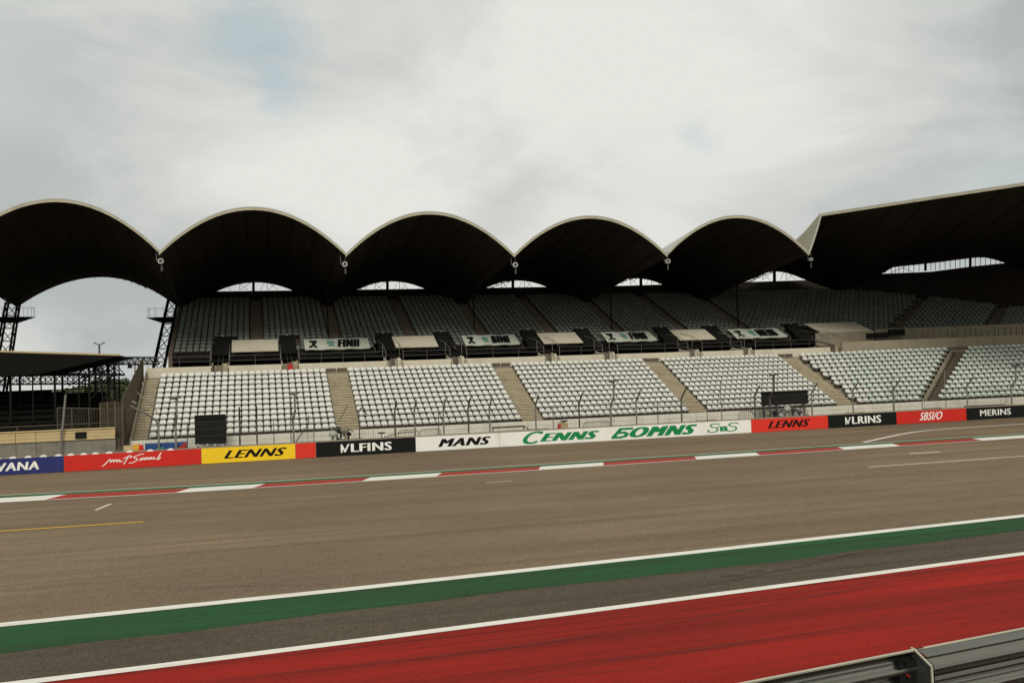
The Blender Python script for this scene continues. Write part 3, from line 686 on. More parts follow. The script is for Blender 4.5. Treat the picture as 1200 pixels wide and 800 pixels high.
# advertising banners lying over the first upper rows
def banner(x0, x1, word, lab):
    b = thing('advertising_banner', W((x0+x1)/2, 81.6, 7.8), lab, 'banner', 'pale banners over the front seats of the upper tier')
    A, B = (81.35, 7.72), (83.3, 8.72)
    mb = MB(); n = 12; rows = []
    for j in range(4):
        t = j/3; rows.append([W(x0+(x1-x0)*i/n, A[0]+(B[0]-A[0])*t, A[1]+(B[1]-A[1])*t+.03*sin(i*1.7+j)+.05) for i in range(n+1)])
    mb.grid(rows); mb.grid([[p+Vector((0,.02,-.05)) for p in r] for r in rows], flip=True); mb.build('cloth', 'banner', b)
    def pl(u0, u1, v0, v1):
        return lambda a, c: W(x0+(x1-x0)*(u0+(u1-u0)*a), A[0]+(B[0]-A[0])*(v0+(v1-v0)*c)-.06, A[1]+(B[1]-A[1])*(v0+(v1-v0)*c)+.13)
    lettering(strokes([[(0,0),(.3,.1),(1,.9)],[(.1,.95),(.35,.9),(.75,.05),(.95,.0)],[(.35,.9),(.9,.9)]], .22), 0,1,0,1,0,'ink_black', b, pl(.06,.20,.12,.80), 'logo')
    lettering(strokes([[(0,.5),(.2,.9),(.3,.4)],[(.35,.7),(.5,.3),(.6,.8)],[(.7,.9),(.8,.5),(1,.7)],[(.2,.2),(.4,.1)],[(.6,.15),(.8,.3),(.95,.1)]], .12), 0,1,0,1,0,'teal_ink', b, pl(.34,.46,.2,.8), 'emblem')
    lettering(text_verts(word, .3 if word != 'NEIII' else 0, .09), 0,1,0,1,0,'ink_black', b, pl(.50,.86,.14,.82))
banner(4.0, 9.6, 'FINII', 'pale banner reading FINII nearest the left end of the upper tier')
banner(18.2, 23.3, 'BINI', 'pale banner reading BINI above the second cream wall gap')
banner(31.9, 37.0, 'FINII', 'pale banner reading FINII in the middle of the stand, third from the left')
banner(45.5, 51.0, 'NEIII', 'pale banner with upright block letters NEIII, farthest right')

# ------------------------------------------------------------------ roof vaults
def bez(a, b, n): return [a+(b-a)*i/n for i in range(n+1)]
def vault(front, back, name='roof_vault', n_len=10, purlin=(.62,.74,.86), ribs=False):
    nf = len(front)
    def row(t): return [front[i].lerp(back[i], t) + Vector((0,0,-.5*sin(pi*t)*0)) for i in range(nf)]
    mb = MB(); rows = [row(j/n_len) for j in range(n_len+1)]; up = Vector((0,0,.22))
    mb.grid(rows, 0, flip=False)
    mb.grid([[p+up for p in r] for r in rows], 1, flip=True)
    mb.grid([rows[-1], [p+up for p in rows[-1]]], 0)
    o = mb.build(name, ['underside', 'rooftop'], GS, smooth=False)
    mb = MB(); f0 = [p+Vector((0,-.10,-.04)) for p in front]; f1 = [p+Vector((0,-.10,.14)) for p in front]
    mb.grid([f0, f1]); mb.grid([f1, [p+Vector((0,.12,0)) for p in f1]]); mb.grid([[p+Vector((0,.12,0)) for p in f0], f0]); mb.build('fascia', 'fascia', o)
    mb = MB(); g0 = [p+Vector((0,-.12,.143)) for p in front]; g1 = [p+Vector((0,-.12,.23)) for p in front]
    mb.grid([g0, g1]); mb.grid([g1, [p+Vector((0,.2,0)) for p in g1]]); mb.build('gutter', 'rooftop', o)
    for t in purlin:
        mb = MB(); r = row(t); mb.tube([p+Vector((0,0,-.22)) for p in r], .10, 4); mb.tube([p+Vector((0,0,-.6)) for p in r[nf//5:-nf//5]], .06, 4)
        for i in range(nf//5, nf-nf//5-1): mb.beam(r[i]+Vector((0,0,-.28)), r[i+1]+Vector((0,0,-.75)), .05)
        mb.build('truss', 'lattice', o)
    mb = MB()
    for i in range(2, nf-1, 3):
        for j in range(5): mb.beam(row(j/5)[i]+Vector((0,0,-.05)), row((j+1)/5)[i]+Vector((0,0,-.05)), .045)
    mb.build('rib', 'lattice', o)
    if ribs:
        mb = MB()
        for i in range(0, nf-1):
            for s in (0, .5):
                a = front[i].lerp(front[i+1], s)+Vector((0,0,.24)); b = back[i].lerp(back[i+1], s)+Vector((0,0,.24)); mb.beam(a, b, .05, .09)
        mb.build('standing_seam', 'fascia', o)
    return o
NA = 24
def arch(x0, x1, Y, zl, za, n=NA, zr=None):
    zr = zl if zr is None else zr
    return [Vector((x0+(x1-x0)*i/n, Y, za-(za-(zl if i < n/2 else zr))*(abs(2*i/n-1)**2))) for i in range(n+1)]
v0 = -6.9
for k in range(-2, 4):
    xa, xb = v0+13.8*k, v0+13.8*(k+1)
    if k == 3: xb = 48.5
    dzv = {-2:.3,-1:.25,0:.05,1:-.1,2:-.1,3:.05}[k]; dza = {-2:.7,-1:.55,0:.15,1:-.02,2:-.2,3:.0}[k]
    fr = arch(xa, xb, 73.2, 14.86+dzv, 18.25+dza)
    bkx = arch(xa if k < 3 else xa, xb, 96.8, 12.2 if k < 3 else 12.3, 15.22+(.15 if k == 3 else 0))
    if k == -1: bkx = arch(-21.9, -6.9, 96.8, 13.0, 15.85, zr=12.3)
    if k == -2: bkx = arch(-36.6, -21.9, 96.8, 13.0, 16.1)
    if k == 0: bkx = arch(xa, xb, 96.8, 12.3, 15.22, zr=12.2)
    vault(fr, bkx)
def end_brace(px0, px1, py_apex, Y):  # mullion and bracing in each back opening
    c = (px0+px1)/2; mb = MB(); bt = at_Y(c, py_apex+12, Y); tp = at_Y(c, py_apex-3, Y)
    mb.beam(bt, tp, .26); mb.build('mullion', 'lattice', GS)
    mb = MB()
    for u, s in ((.18,.1),(.3,.5),(.42,.3),(.60,.66),(.72,.8),(.86,.75)):
        mb.beam(at_Y(px0+(px1-px0)*u, py_apex+10, Y+.3), at_Y(px0+(px1-px0)*s, py_apex-1+abs(s-.5)*14, Y+.3), .035)
    for u in (.3,.7): mb.beam(at_Y(px0+(px1-px0)*u, py_apex+10, Y+.2), at_Y(px0+(px1-px0)*u, py_apex, Y+.2), .05)
    mb.build('brace', 'steel', GS)
for a, b, c in ((257,337,330),(418,490,330),(567,635,328),(720,782,323)): end_brace(a, b, c, 96.7)
end_brace(873, 942, 318, 95.0)
# turning bay and wing roof
V4 = Vector((48.5, 73.2, 14.91)); P4 = at_Y(962, 253, 73.2); Q4 = at_z(1200, 217, 18.6); F5 = P4.lerp(Q4, .42); QX = P4.lerp(Q4, 1.9)
mid1 = at_Y(951.5, 288, 73.2); mid2 = at_Y(958, 268, 73.2)
fr = []
def chain(pts, n):
    L = [0]
    for a, b in zip(pts[:-1], pts[1:]): L.append(L[-1]+(b-a).length)
    o = []
    for i in range(n+1):
        s = L[-1]*i/n
        for j in range(len(pts)-1):
            if s <= L[j+1]+1e-9: t = (s-L[j])/max(1e-9, L[j+1]-L[j]); o.append(pts[j].lerp(pts[j+1], t)); break
    return o
fr = chain([V4, mid1, mid2, P4], 12) + chain([P4, F5], 12)[1:]
b0 = Vector((48.5, 96.8, 12.35)); ap = at_Y(907, 318, 95.0)
cr_l, cr_r = at_Y(873, 329.0, 95.6), at_Y(942, 327.0, 94.0)
b1 = at_Y(985, 340, 93)
bk = []
cpts = [(840,345,96.6),(856,336.5,96.2),(873,329,95.6),(884,324,95.4),(895,320,95.2),(907,318,95),(919,319,94.8),(930,322.3,94.5),(942,327.2,94.2),(960,334,93.7),(985,342,93)]
cb = [at_Y(*p) for p in cpts]
bk = chain([b0]+cb[1:6], 12) + chain(cb[5:], 12)[1:]
vault(fr, bk, ribs=True)
fr5 = chain([F5, QX], 24)
wpts = [(985,342,93),(1015,330,92),(1035,320,91),(1047,313,90.4),(1090,308.6,88.5),(1137,302.6,86),(1148,301.2,85.5),(1160,302.4,85),(1177,308,84.1),(1215,322,82.5),(1260,335,81)]
vault(fr5, chain([at_Y(*p) for p in wpts], 24), name='wing_roof', purlin=())
xs = [1044.5,1049,1053.5,1059,1065,1071,1077,1091,1096,1101.5,1107.5,1113.5,1119.5,1125,1131,1143,1149,1155,1161,1167,1172]
for x in xs:
    mb = MB(); Yq = 91-(x-1035)/142*6.9; mb.beam(at_Y(x, 321.5-(x-1035)*.085, Yq-.05), at_Y(x, 300 if x > 1060 else 306, Yq-.05), .05); mb.build('mullion', 'steel', GS)
for x in (1084.5, 1137): 
    mb = MB(); Yq = 91-(x-1035)/142*6.9; mb.beam(at_Y(x, 321.5-(x-1035)*.085, Yq-.1), at_Y(x, 299, Yq-.1), .2); mb.build('mullion', 'lattice', GS)
mb = MB(); mb.beam(at_Y(1058,314,90), at_Y(1072,320,89.6), .04); mb.beam(at_Y(1045,319,90), at_Y(1062,312,89.6), .05); mb.build('brace', 'steel', GS)

# floodlights hung in the roof valleys
def hung_light(P, lab, small=False):
    t = thing('floodlight', P, lab, 'floodlight', 'floodlights hung in the roof valleys')
    mb = MB(); s = .42 if small else .6
    n = 10; r0, r1 = .36*s, .23*s
    for k in range(n):
        a0, a1 = 2*pi*k/n, 2*pi*(k+1)/n
        p = lambda r, a, y: (P.x+r*cos(a), P.y+y, P.z-.4+r*sin(a))
        mb.quad(p(r0,a0,0), p(r0,a1,0), p(r1,a1,0), p(r1,a0,0)); mb.quad(p(r0,a0,0), p(r0,a0,.35), p(r0,a1,.35), p(r0,a1,0))
    mb.poly([(P.x+r0*cos(2*pi*k/n), P.y+.35, P.z-.4+r0*sin(2*pi*k/n)) for k in range(n)])
    mb.build('housing', 'lamp', t)
    mb = MB(); mb.poly([(P.x+r1*cos(-2*pi*k/n), P.y+.05, P.z-.4+r1*sin(-2*pi*k/n)) for k in range(n)]); mb.build('lens', 'glass', t)
    mb = MB(); mb.beam((P.x-.3,P.y+.2,P.z-.4),(P.x-.32,P.y+.2,P.z+.3),.06); mb.beam((P.x+.05,P.y+.2,P.z+.3),(P.x+.05,P.y+.2,P.z-.05),.06); mb.beam((P.x+.05,P.y+.25,P.z-.7),(P.x+.05,P.y+.25,P.z-1.15),.12); mb.build('bracket', 'steel', t)
for (px, py, nme) in ((188,301,'leftmost one, above the end tower'),(404,305,'second from the left'),(604,306,'middle one'),(783,302,'fourth from the left'),(951,300,'small bright one beside the ribbed roof flank')):
    hung_light(at_Y(px, py-1.5, 73.4), 'round white floodlight hanging in a roof valley, ' + nme, px == 951)

# ------------------------------------------------------------------ lattice towers with catwalks
def tower(name, top, bot, wt, wb, label, cat_at, cl):
    t = thing(name, (bot[0], bot[1], 0), label, 'tower', 'lattice towers carrying the left roof')
    top = Vector(top); bot = Vector(bot); legs = []
    for sx, sy in ((-1,-1),(1,-1),(1,1),(-1,1)):
        a = top+Vector((sx*wt, sy*wt, 0)); b = bot+Vector((sx*wb, sy*wb, 0)); legs.append((a, b)); mb = MB(); mb.beam(a, b, .2, n=6); mb.build('leg', 'lattice', t)
    n = 11; mb = MB()
    for i in range(n):
        for j in range(4):
            a, b = legs[j], legs[(j+1) % 4]; t0, t1 = i/n, (i+1)/n
            mb.beam(a[0].lerp(a[1], t0), b[0].lerp(b[1], t0), .05); mb.beam(a[0].lerp(a[1], t0), b[0].lerp(b[1], t1), .06)
    mb.build('bracing', 'lattice', t)
    c = top.lerp(bot, cat_at); mb = MB(); rows = []
    for (dz, k) in ((-.5,.35),(0,1.0)):
        rows.append([c+Vector((cl*cos(a)*k, 1.1*sin(a)*k, dz)) for a in [2*pi*q/16 for q in range(17)]])
    mb.grid(rows); mb.poly(rows[0][:-1]); mb.poly(rows[1][:-1][::-1]); w2 = mb.build('catwalk', 'lattice', t)
    mb = MB()
    for q in range(14):
        a = 2*pi*q/14; p = c+Vector((cl*.95*cos(a), 1.0*sin(a), 0)); a2 = 2*pi*(q+1)/14; p2 = c+Vector((cl*.95*cos(a2), 1.0*sin(a2), 0))
        mb.beam(p, p+Vector((0,0,.9)), .025); mb.beam(p+Vector((0,0,.9)), p2+Vector((0,0,.9)), .02)
    mb.build('guard_rail', 'galv_post', w2)
tower('lattice_tower', (-7.85,96.2,13.5), (-9.9,87.2,0), .44, .50, 'leaning black lattice tower at the left end of the seating', .135, 2.1)
tower('lattice_tower', (-22.1,96.2,13.4), (-23.3,92.0,0), .5, .62, 'leaning black lattice tower cut by the left edge of the photo', .105, 2.2)

# ------------------------------------------------------------------ left background: covered stand, gantry, lamps
CS = thing('covered_stand', (-24, 84, 0), 'small dark covered stand with flat canopy at the far left', 'grandstand')
a, b, c, d = at_Y(-330,402,80), at_Y(140,416.3,80), at_Y(45,438.5,80), at_Y(0,440.5,80); e = at_Y(-330,442,80); dp = Vector((0,9,0))
b_ = b+Vector((0,0,-.04)); pts = [e, d, c, b_, b, a]
mb = MB(); mb.poly(pts); mb.poly([p+dp for p in pts][::-1])
for i in range(6): j = (i+1) % 6; mb.quad(pts[i], pts[i]+dp, pts[j]+dp, pts[j])
rf = mb.build('canopy', 'dark', CS)
mb = MB(); u = Vector((0,-.05,.10)); mb.hexa([a+Vector((0,-.05,-.05)), b+Vector((0,-.05,-.03)), b+Vector((0,.2,-.03)), a+Vector((0,.2,-.05)), a+u, b+u, b+u+Vector((0,.25,0)), a+u+Vector((0,.25,0))]); mb.build('canopy_edge', 'gold', rf)
def tr(p, q, h, n, w1=.14, w2=.07, m='lattice', name='truss', par_=CS):
    p, q = Vector(p), Vector(q); mb = MB(); dn = Vector((0,0,-h)); mb.beam(p,q,w1); mb.beam(p+dn,q+dn,w1)
    for i in range(n):
        a_, b__ = p.lerp(q, i/n), p.lerp(q, (i+1)/n); mb.beam(a_ if i % 2 else a_+dn, b__+dn if i % 2 else b__, w2); mb.beam(a_, a_+dn, w2*.7)
    return mb.build(name, m, par_)
for dy in (0, 2.2, 4.4, 6.6): 
    tr(at_Y(-300,425,81)+Vector((0,dy,0)), at_Y(133,425,81)+Vector((0,dy,0)), .95, 34)
    tr(at_Y(-300,440,81.5)+Vector((0,dy,0)), at_Y(133,438,81.5)+Vector((0,dy,0)), .8, 30, .12, .06)
for k, px in enumerate((-60,-20,12,38,64,92,104,119,127,133)):
    for dy in (0, 3.0):
        mb = MB(); p = at_Y(px, 418 if px > 100 else 436, 81.6)+Vector((0,dy,0)); mb.beam((p.x,p.y,0), p, .09 if k % 2 else .15); mb.build('post', 'lattice', CS)
mb = MB()
for (p, q) in (((104,438),(119,425)),((119,438),(133,425)),((104,425),(119,438)),((119,452),(133,438)),((104,452),(119,440)),((92,438),(104,425)),((80,452),(100,440)),((64,440),(80,426)),((92,452),(104,440)),((119,470),(133,452)),((104,470),(119,452))):
    mb.beam(at_Y(*p,81.3), at_Y(*q,81.3), .09)
mb.build('brace', 'lattice', CS)
for r in range(9):                    # dark empty bench rows
    mb = MB(); xr = at_Y(66+7*min(r,6), 470, 80).x; Yr = 79-.0+.9*r; z = 1.4+.42*r; mb.box(-48, xr, Yr, Yr+.95, z-.9, z); o_ = mb.build('terrace_row', 'dark', CS)
    mb = MB(); mb.box(-48, xr-.2, Yr+.3, Yr+.6, z+.3, z+.36); mb.build('bench', 'lattice', CS)
mb = MB(); mb.box(-50, at_Y(60,450,88).x, 88, 88.3, 0, 5.1); mb.build('rear_screen', 'dark', CS)
for k in range(5):
    mb = MB(); xa = at_Y(60+k*14,450,87).x; mb.box(xa, xa+1.05, 87+.2*k, 87.1+.2*k, 0, 4.9-.35*k); mb.build('rear_screen', 'dark', CS)
# gantry bridge
GB = thing('gantry_bridge', (-10.2, 80.5, 0), 'slim black truss bridge linking the covered stand to the tower', 'bridge')
p, q = at_Y(128,418.5,80.5), at_Y(186,418.5,80.5); 
tr(p, q, .56, 16, .10, .05, par_=GB); tr(p+Vector((0,.7,0)), q+Vector((0,.7,0)), .56, 16, .10, .05, par_=GB)
# mast with floodlights and street lamp
FM = thing('floodlight_mast', (at_Y(158,452,110).x, 110, 0), 'slender mast with two dark lamp boxes seen through the end of the stand', 'light mast')
b0_ = at_Y(158,428,110); mb = MB(); mb.beam((b0_.x,110,0), b0_, .16, n=6); mb.build('mast', 'galv_post', FM)
mb = MB(); mb.beam(b0_+Vector((-.7,0,-.0)), b0_+Vector((.7,0,0)), .08); mb.build('crossarm', 'steel', FM)
for s in (-1, 1):
    c_ = b0_+Vector((s*.52,0,-.05)); mb = MB(); mb.hexa([c_+Vector((-.25,-.15,-.25)),c_+Vector((.25,-.15,-.25)),c_+Vector((.25,.15,-.25)),c_+Vector((-.25,.15,-.25)),c_+Vector((-.16,-.15,.2)),c_+Vector((.16,-.15,.2)),c_+Vector((.16,.15,.2)),c_+Vector((-.16,.15,.2))]); mb.build('lamp_box', 'lattice', FM)
for (x0,x1,y0,y1) in ((156,160,439,452),(162,164,438,445)):
    A_ = at_Y(x0,y1,110); B_ = at_Y(x1,y0,110); mb = MB(); mb.box(A_.x,B_.x,109.8,110.1,A_.z,B_.z); mb.build('equipment_box', 'blue_sheet', FM)
SL = thing('street_lamp', (at_Y(116,416,120).x, 120, 0), 'two-armed street lamp rising above the dark canopy', 'street lamp')
b0_ = at_Y(116.3,404.5,120); mb = MB(); mb.beam((b0_.x,120,0), b0_, .22, n=6); mb.build('pole', 'steel', SL)
for s in (-1, 1): mb = MB(); mb.beam(b0_, b0_+Vector((s*.45,0,.28)), .12); mb.beam(b0_+Vector((s*.45,0,.28)), b0_+Vector((s*.62,0,.26)), .16); mb.build('arm', 'steel', SL)
# trees beyond
def tree(px, Y, h, r, lab):
    g = at_z(px, 452.0, 0) if False else at_Y(px, 455, Y); x = g.x
    t = thing('tree', (x, Y, 0), lab, 'tree', 'trees beyond the end of the stand')
    mb = MB(); mb.beam((x,Y,0),(x+.1,Y,h*.5),.3,n=6); mb.beam((x,Y,h*.4),(x-.8,Y,h*.75),.14); mb.beam((x,Y,h*.4),(x+.9,Y+.3,h*.7),.14); mb.build('trunk', 'trunk', t)
    mb = MB()
    for i in range(900):
        a = random.uniform(0,2*pi); u = random.random()**.45; zz = random.uniform(-1,1); rr = r*u*sqrt(max(0,1-zz*zz*.8))*(1+.25*sin(3*a+h))
        c = Vector((x+rr*cos(a), Y+rr*sin(a)*.8, h*.66+zz*h*.33)); s = random.uniform(.15,.34)
        n1_ = Vector((random.uniform(-1,1),random.uniform(-1,1),random.uniform(-1,1))).normalized(); n2_ = n1_.orthogonal().normalized()
        mb.quad(c-n1_*s-n2_*s*.5, c+n1_*s-n2_*s*.5, c+n1_*s+n2_*s*.5, c-n1_*s+n2_*s*.5)
    mb.build('crown', 'foliage', t)
for px, Y, h, r, lab in ((100,150,5.4,3.2,'dark bushy tree behind the truss posts'),(122,150,6.2,3.0,'taller dark tree right of the truss posts'),(136,165,6.4,3.4,'round dark tree under the gantry bridge'),(148,190,6.0,3.6,'low dark tree just left of the mast foot'),(84,140,5.0,3,'dark tree low behind the covered stand'),(168,200,5.2,4,'far low tree right of the mast foot')): tree(px, Y, h, r, lab)
# far embankment
mb = MB(); L1 = []; L2 = []; L3 = []
for i in range(60):
    x = -140+i*8; L1.append((x, 215, -.02)); L2.append((x, 225+4*sin(i), 4.6+.5*sin(i*.9)+.4*sin(i*2.3))); L3.append((x, 270, -.02))
mb.grid([L1, L2, L3]); mb.build('hill', 'foliage', kind='structure')
mb = MB()
PB = at_Y(150,458,100)
B1 = thing('site_wall', (PB.x, 100, 0), 'low pale wall seen between the truss posts and the mesh fence', 'wall')
for k in range(6): mb = MB(); x0 = PB.x-2.2+k*.95; mb.box(x0, x0+.9, 100, 100.2, 0, 4.2-.12*k % .3 if False else 4.15+.1*sin(k*2)); mb.build('panel', 'wall_brown', B1)

# ------------------------------------------------------------------ grey and sandy block wall behind the barrier, left
BL = thing('block_wall', (-16, 64.6, 0), 'grey wall topped with sandy boards behind the navy and red panels', 'wall')
xe = at_Y(135,510,64.5).x; zt, zm = 2.5, 1.84
x = xe; edges = [xe, at_Y(71,510,64.5).x, at_Y(42,510,64.5).x, at_Y(18,510,64.5).x]
while edges[-1] > -44: edges.append(edges[-1]-2.0)
for i, (b__, a_) in enumerate(zip(edges[:-1], edges[1:])):
    for j in range(3):
        mb = MB(); h = (zt-zm)/3; mb.box(a_+.015, b__-.015, 64.5, 64.62, zm+h*j+.008, zm+h*(j+1)-.008); mb.build('board', 'gold', BL)
    mb = MB(); mb.box(a_+.012, b__-.012, 64.6, 64.9, 0, zm); mb.build('base_panel', 'grey_wall', BL)
mb = MB(); mb.box(-44, xe, 64.42, 64.66, zt+.002, zt+.07); mb.build('capping', 'gold', BL)
mb = MB(); q0 = at_Y(88,511,64.4); q1 = at_Y(101,505,64.4); mb.box(q0.x, q1.x, 64.42, 64.5, zm+.10, zm+.52); mb.build('black_vent', 'black', BL)
mb = MB(); q0 = at_Y(70,531,64.2); q1 = at_Y(77,462,64.2); mb.tube([(q0.x,64.2,0),(q0.x+.05,64.2,1.6),(q0.x+.18,64.2,2.6),(q1.x,64.2,q1.z)], .13, 8)
tag(mb.build('leaning_pole', 'galv_post'), 'leaning pale metal pole in front of the sandy boards', 'pole')
# low mesh enclosure on top, behind
RF = thing('mesh_fence', (-13, 66.5, 0), 'thin rail and mesh fence in front of the dark covered stand', 'fence')
for (p0, p1) in (((67,477.5),(175,480)),((0,500.5),(150,494)),((-200,512),(0,500.5))):
    mb = MB(); mb.beam(at_Y(*p0,66), at_Y(*p1,66), .05); mb.build('rail', 'mesh_brown', RF)
for px in (67,84,104,122,140,20,-10,-40):
    mb = MB(); p = at_Y(px, 478 if px > 60 else 499, 66); mb.beam((p.x,66,0), p, .045); mb.build('post', 'mesh_brown', RF)
mb = MB()
for k in range(34):
    p = at_Y(67+k*3.1, 479, 66.02); mb.beam((p.x,66.02,1.9), (p.x,66.02,p.z), .012)
for k in range(12): mb.beam(at_Y(67,480+k*2,66.03), at_Y(170,482+k*1.6,66.03), .010)
mb.build('mesh', 'mesh_brown', RF, kind='stuff')
mb = MB(); mb.box(-44, at_Y(60,500,68).x+2.5, 68, 68.2, 0, 2.55); tag(mb.build('hoarding', 'dark'), 'dark hoarding right behind the sandy boards at the left', 'hoarding')

# ------------------------------------------------------------------ tall mesh fence climbing beside the left stair
SF = thing('side_mesh_fence', (-8.6, 71, 0), 'rusty brown mesh fence climbing beside the left stairs', 'fence')
n = 9
def sfz(t): return (.6+t*5.2, 4.35+t*3.0)
for i in range(n+1):
    t = i/n; Y = 65.2+t*11.8; z0, z1 = sfz(t); mb = MB(); mb.beam((-8.6,Y,z0-.6),(-8.6,Y,z1),.09,n=6); mb.build('post', 'mesh_brown', SF)
    if i < n:
        t2 = (i+1)/n; Y2 = 65.2+t2*11.8; y0, y1 = sfz(t2); mb = MB()
        for k in range(1, 12): s = k/12; mb.beam((-8.6,Y+(Y2-Y)*s,z0+(y0-z0)*s),(-8.6,Y+(Y2-Y)*s,z1+(y1-z1)*s),.022)
        for k in range(0, 11): s = k/10; mb.beam((-8.6,Y,z0+(z1-z0)*s),(-8.6,Y2,y0+(y1-y0)*s),.026 if k not in (0,10) else .06)
        mb.build('mesh_panel', 'mesh_brown', SF)
for i in range(4):                   # panels facing the track at its foot
    x = -8.6-.28*i*1.6; mb = MB(); mb.beam((x,65.2,0),(x,65.2,4.3-.05*i),.07); mb.build('post', 'mesh_brown', SF)
mb = MB()
for k in range(22): mb.beam((-8.6-k*.062,65.2,0),(-8.6-k*.062,65.2,4.2),.018)
for k in range(18): mb.beam((-8.6,65.22,.2+.23*k),(-9.95,65.22,.2+.23*k),.018)
mb.build('mesh_panel', 'mesh_brown', SF)
mb = MB(); mb.tube([at_Y(161,460,65), at_Y(172,470,64.6), at_Y(181,476,64.4), at_Y(185,486,64.2)], .07); mb.tube([at_Y(155,470,65),at_Y(160,473,64.9)], .14); mb.build('bracket_arm', 'galv_post', SF)

# ------------------------------------------------------------------ things between the wall and the seats
def screen(name, x0, x1, y0, y1, Y, lab, legs, m='black'):
    A_, B_ = at_Y(x0, y1, Y), at_Y(x1, y0, Y); t = thing(name, ((A_.x+B_.x)/2, Y, 0), lab, 'screen')
    mb = MB(); mb.box(A_.x, B_.x, Y, Y+.35, A_.z, B_.z); mb.build('panel', m, t)
    mb = MB(); f = .05
    for (xa, xb, za, zb) in ((A_.x-f,B_.x+f,B_.z,B_.z+f),(A_.x-f,B_.x+f,A_.z-f,A_.z),(A_.x-f,A_.x,A_.z,B_.z),(B_.x,B_.x+f,A_.z,B_.z)): mb.box(xa, xb, Y-.03, Y+.3, za, zb)
    mb.build('frame', 'blackp', t)
    for l_ in legs:
        xl = at_Y(l_, y1, Y).x; mb = MB(); mb.box(xl-.06, xl+.06, Y+.05, Y+.25, 0, A_.z-.06); mb.build('leg', 'steel', t)
        mb = MB(); mb.box(xl-.14, xl+.14, Y-.05, Y+.35, 0, .12); mb.build('foot', 'lamp', t)
    return t
sc = screen('display_screen', 229.5, 263.5, 486, 520, 64.3, 'large square black screen on short legs above the yellow panel', (232,252,262))
for px in (232,243,252,261): mb = MB(); q = at_Y(px,520.3,64.2); mb.box(q.x-.07,q.x+.07,64.15,64.3,q.z-.12,q.z+.02); mb.build('bracket', 'lamp', sc)
screen('display_screen', 895.5, 945.5, 457.5, 474.5, 64.5, 'wide black board on thin posts above the red LENNS panel', (896,911,943))
# blue banner, crates
A_, B_ = at_Y(170,526,63.9), at_Y(219,517,63.9)
bb = thing('blue_banner', ((A_.x+B_.x)/2, 63.9, 0), 'blue cloth banner behind the red panel with handwriting', 'banner')
mb = MB(); mb.grid([[(A_.x+(B_.x-A_.x)*i/14, 63.9+.05*sin(i*1.1), z) for i in range(15)] for z in (.3, 1.0, B_.z)]); mb.build('cloth', 'blue_sheet', bb)
q = at_Y(212,523,63.84); mb = MB(); mb.poly([(q.x-.35,63.82,q.z-.2),(q.x+.35,63.82,q.z-.05),(q.x+.3,63.82,q.z+.28)]); mb.build('red_patch', 'redp', bb)
q = at_Y(186,524,63.84); mb = MB(); mb.poly([(q.x-.3,63.82,q.z-.18),(q.x+.25,63.82,q.z-.16),(q.x+.32,63.82,q.z+.05),(q.x,63.82,q.z)]); mb.build('pale_patch', 'teal_ink', bb)
for (x0,x1,y0,y1,m,lab) in ((145,156,521.5,527,'gold','sandy crate left of the orange crate behind the wall'),(156,163,520,527,'orange','orange crate between the sandy crate and the blue banner')):
    A_, B_ = at_Y(x0,y1,63.95), at_Y(x1,y0,63.95); t = thing('crate', ((A_.x+B_.x)/2,63.95,0), lab, 'crate')
    for j in range(3): mb = MB(); h = B_.z/3; mb.box(A_.x,B_.x,63.85,64.3,h*j+.015,h*(j+1)-.015); mb.build('slat', m, t)
    mb = MB(); mb.box(A_.x+.03,B_.x-.03,63.88,64.27,.02,B_.z-.03); mb.build('body', m, t)
q = at_Y(165.5,524,63.95); mb = MB(); mb.hexa([(q.x-.2,63.8,0),(q.x+.2,63.8,0),(q.x+.2,64.1,0),(q.x-.2,64.1,0),(q.x-.12,63.85,1.38),(q.x+.12,63.85,1.38),(q.x+.12,64.05,1.38),(q.x-.12,64.05,1.38)]); tag(mb.build('fuel_can', 'redp'), 'dark red can beside the orange crate', 'can')
# parasol-like round tables
for (px, py, lab) in ((447,508,'small black round table above the letters MLFINS'),(661,494,'small black round table above the letters CENNS')):
    q = at_Y(px, py-1.5, 64.3); t = thing('round_table', (q.x,64.3,0), lab, 'table', 'small black round tables behind the wall'); mb = MB()
    k = 14; top = [(q.x+.30*cos(2*pi*i/k), 64.3+.30*sin(2*pi*i/k), q.z) for i in range(k)]; low = [(a_*1,b_,c_-.06) for a_,b_,c_ in [(q.x+.2*cos(2*pi*i/k), 64.3+.2*sin(2*pi*i/k), q.z-.02) for i in range(k)]]
    mb.poly(top); mb.poly(low[::-1])
    for i in range(k): j = (i+1) % k; mb.quad(low[i], low[j], top[j], top[i])
    mb.build('table_top', 'black', t); mb = MB(); mb.beam((q.x,64.3,0),(q.x,64.3,q.z-.06),.05); mb.build('stem', 'steel', t)
q = at_Y(654.5,501,64.1); mb = MB(); mb.hexa([(q.x-.2,63.95,.2),(q.x+.2,63.95,.2),(q.x+.2,64.3,.2),(q.x-.2,64.3,.2),(q.x+.02,64.0,q.z+.28),(q.x+.14,64.0,q.z+.28),(q.x+.14,64.2,q.z+.28),(q.x+.02,64.2,q.z+.28)]); tag(mb.build('marker_cone', 'red_cone'), 'red marker cone beside the right-hand black round table', 'cone')
q = at_Y(661,501,64.2); mb = MB(); mb.box(q.x-.35,q.x+.3,64.15,64.5,0,1.35); mb.box(q.x-.28,q.x+.1,64.2,64.45,1.353,1.45); tag(mb.build('cardboard_box', 'gold'), 'sandy box under the right-hand black round table', 'box')
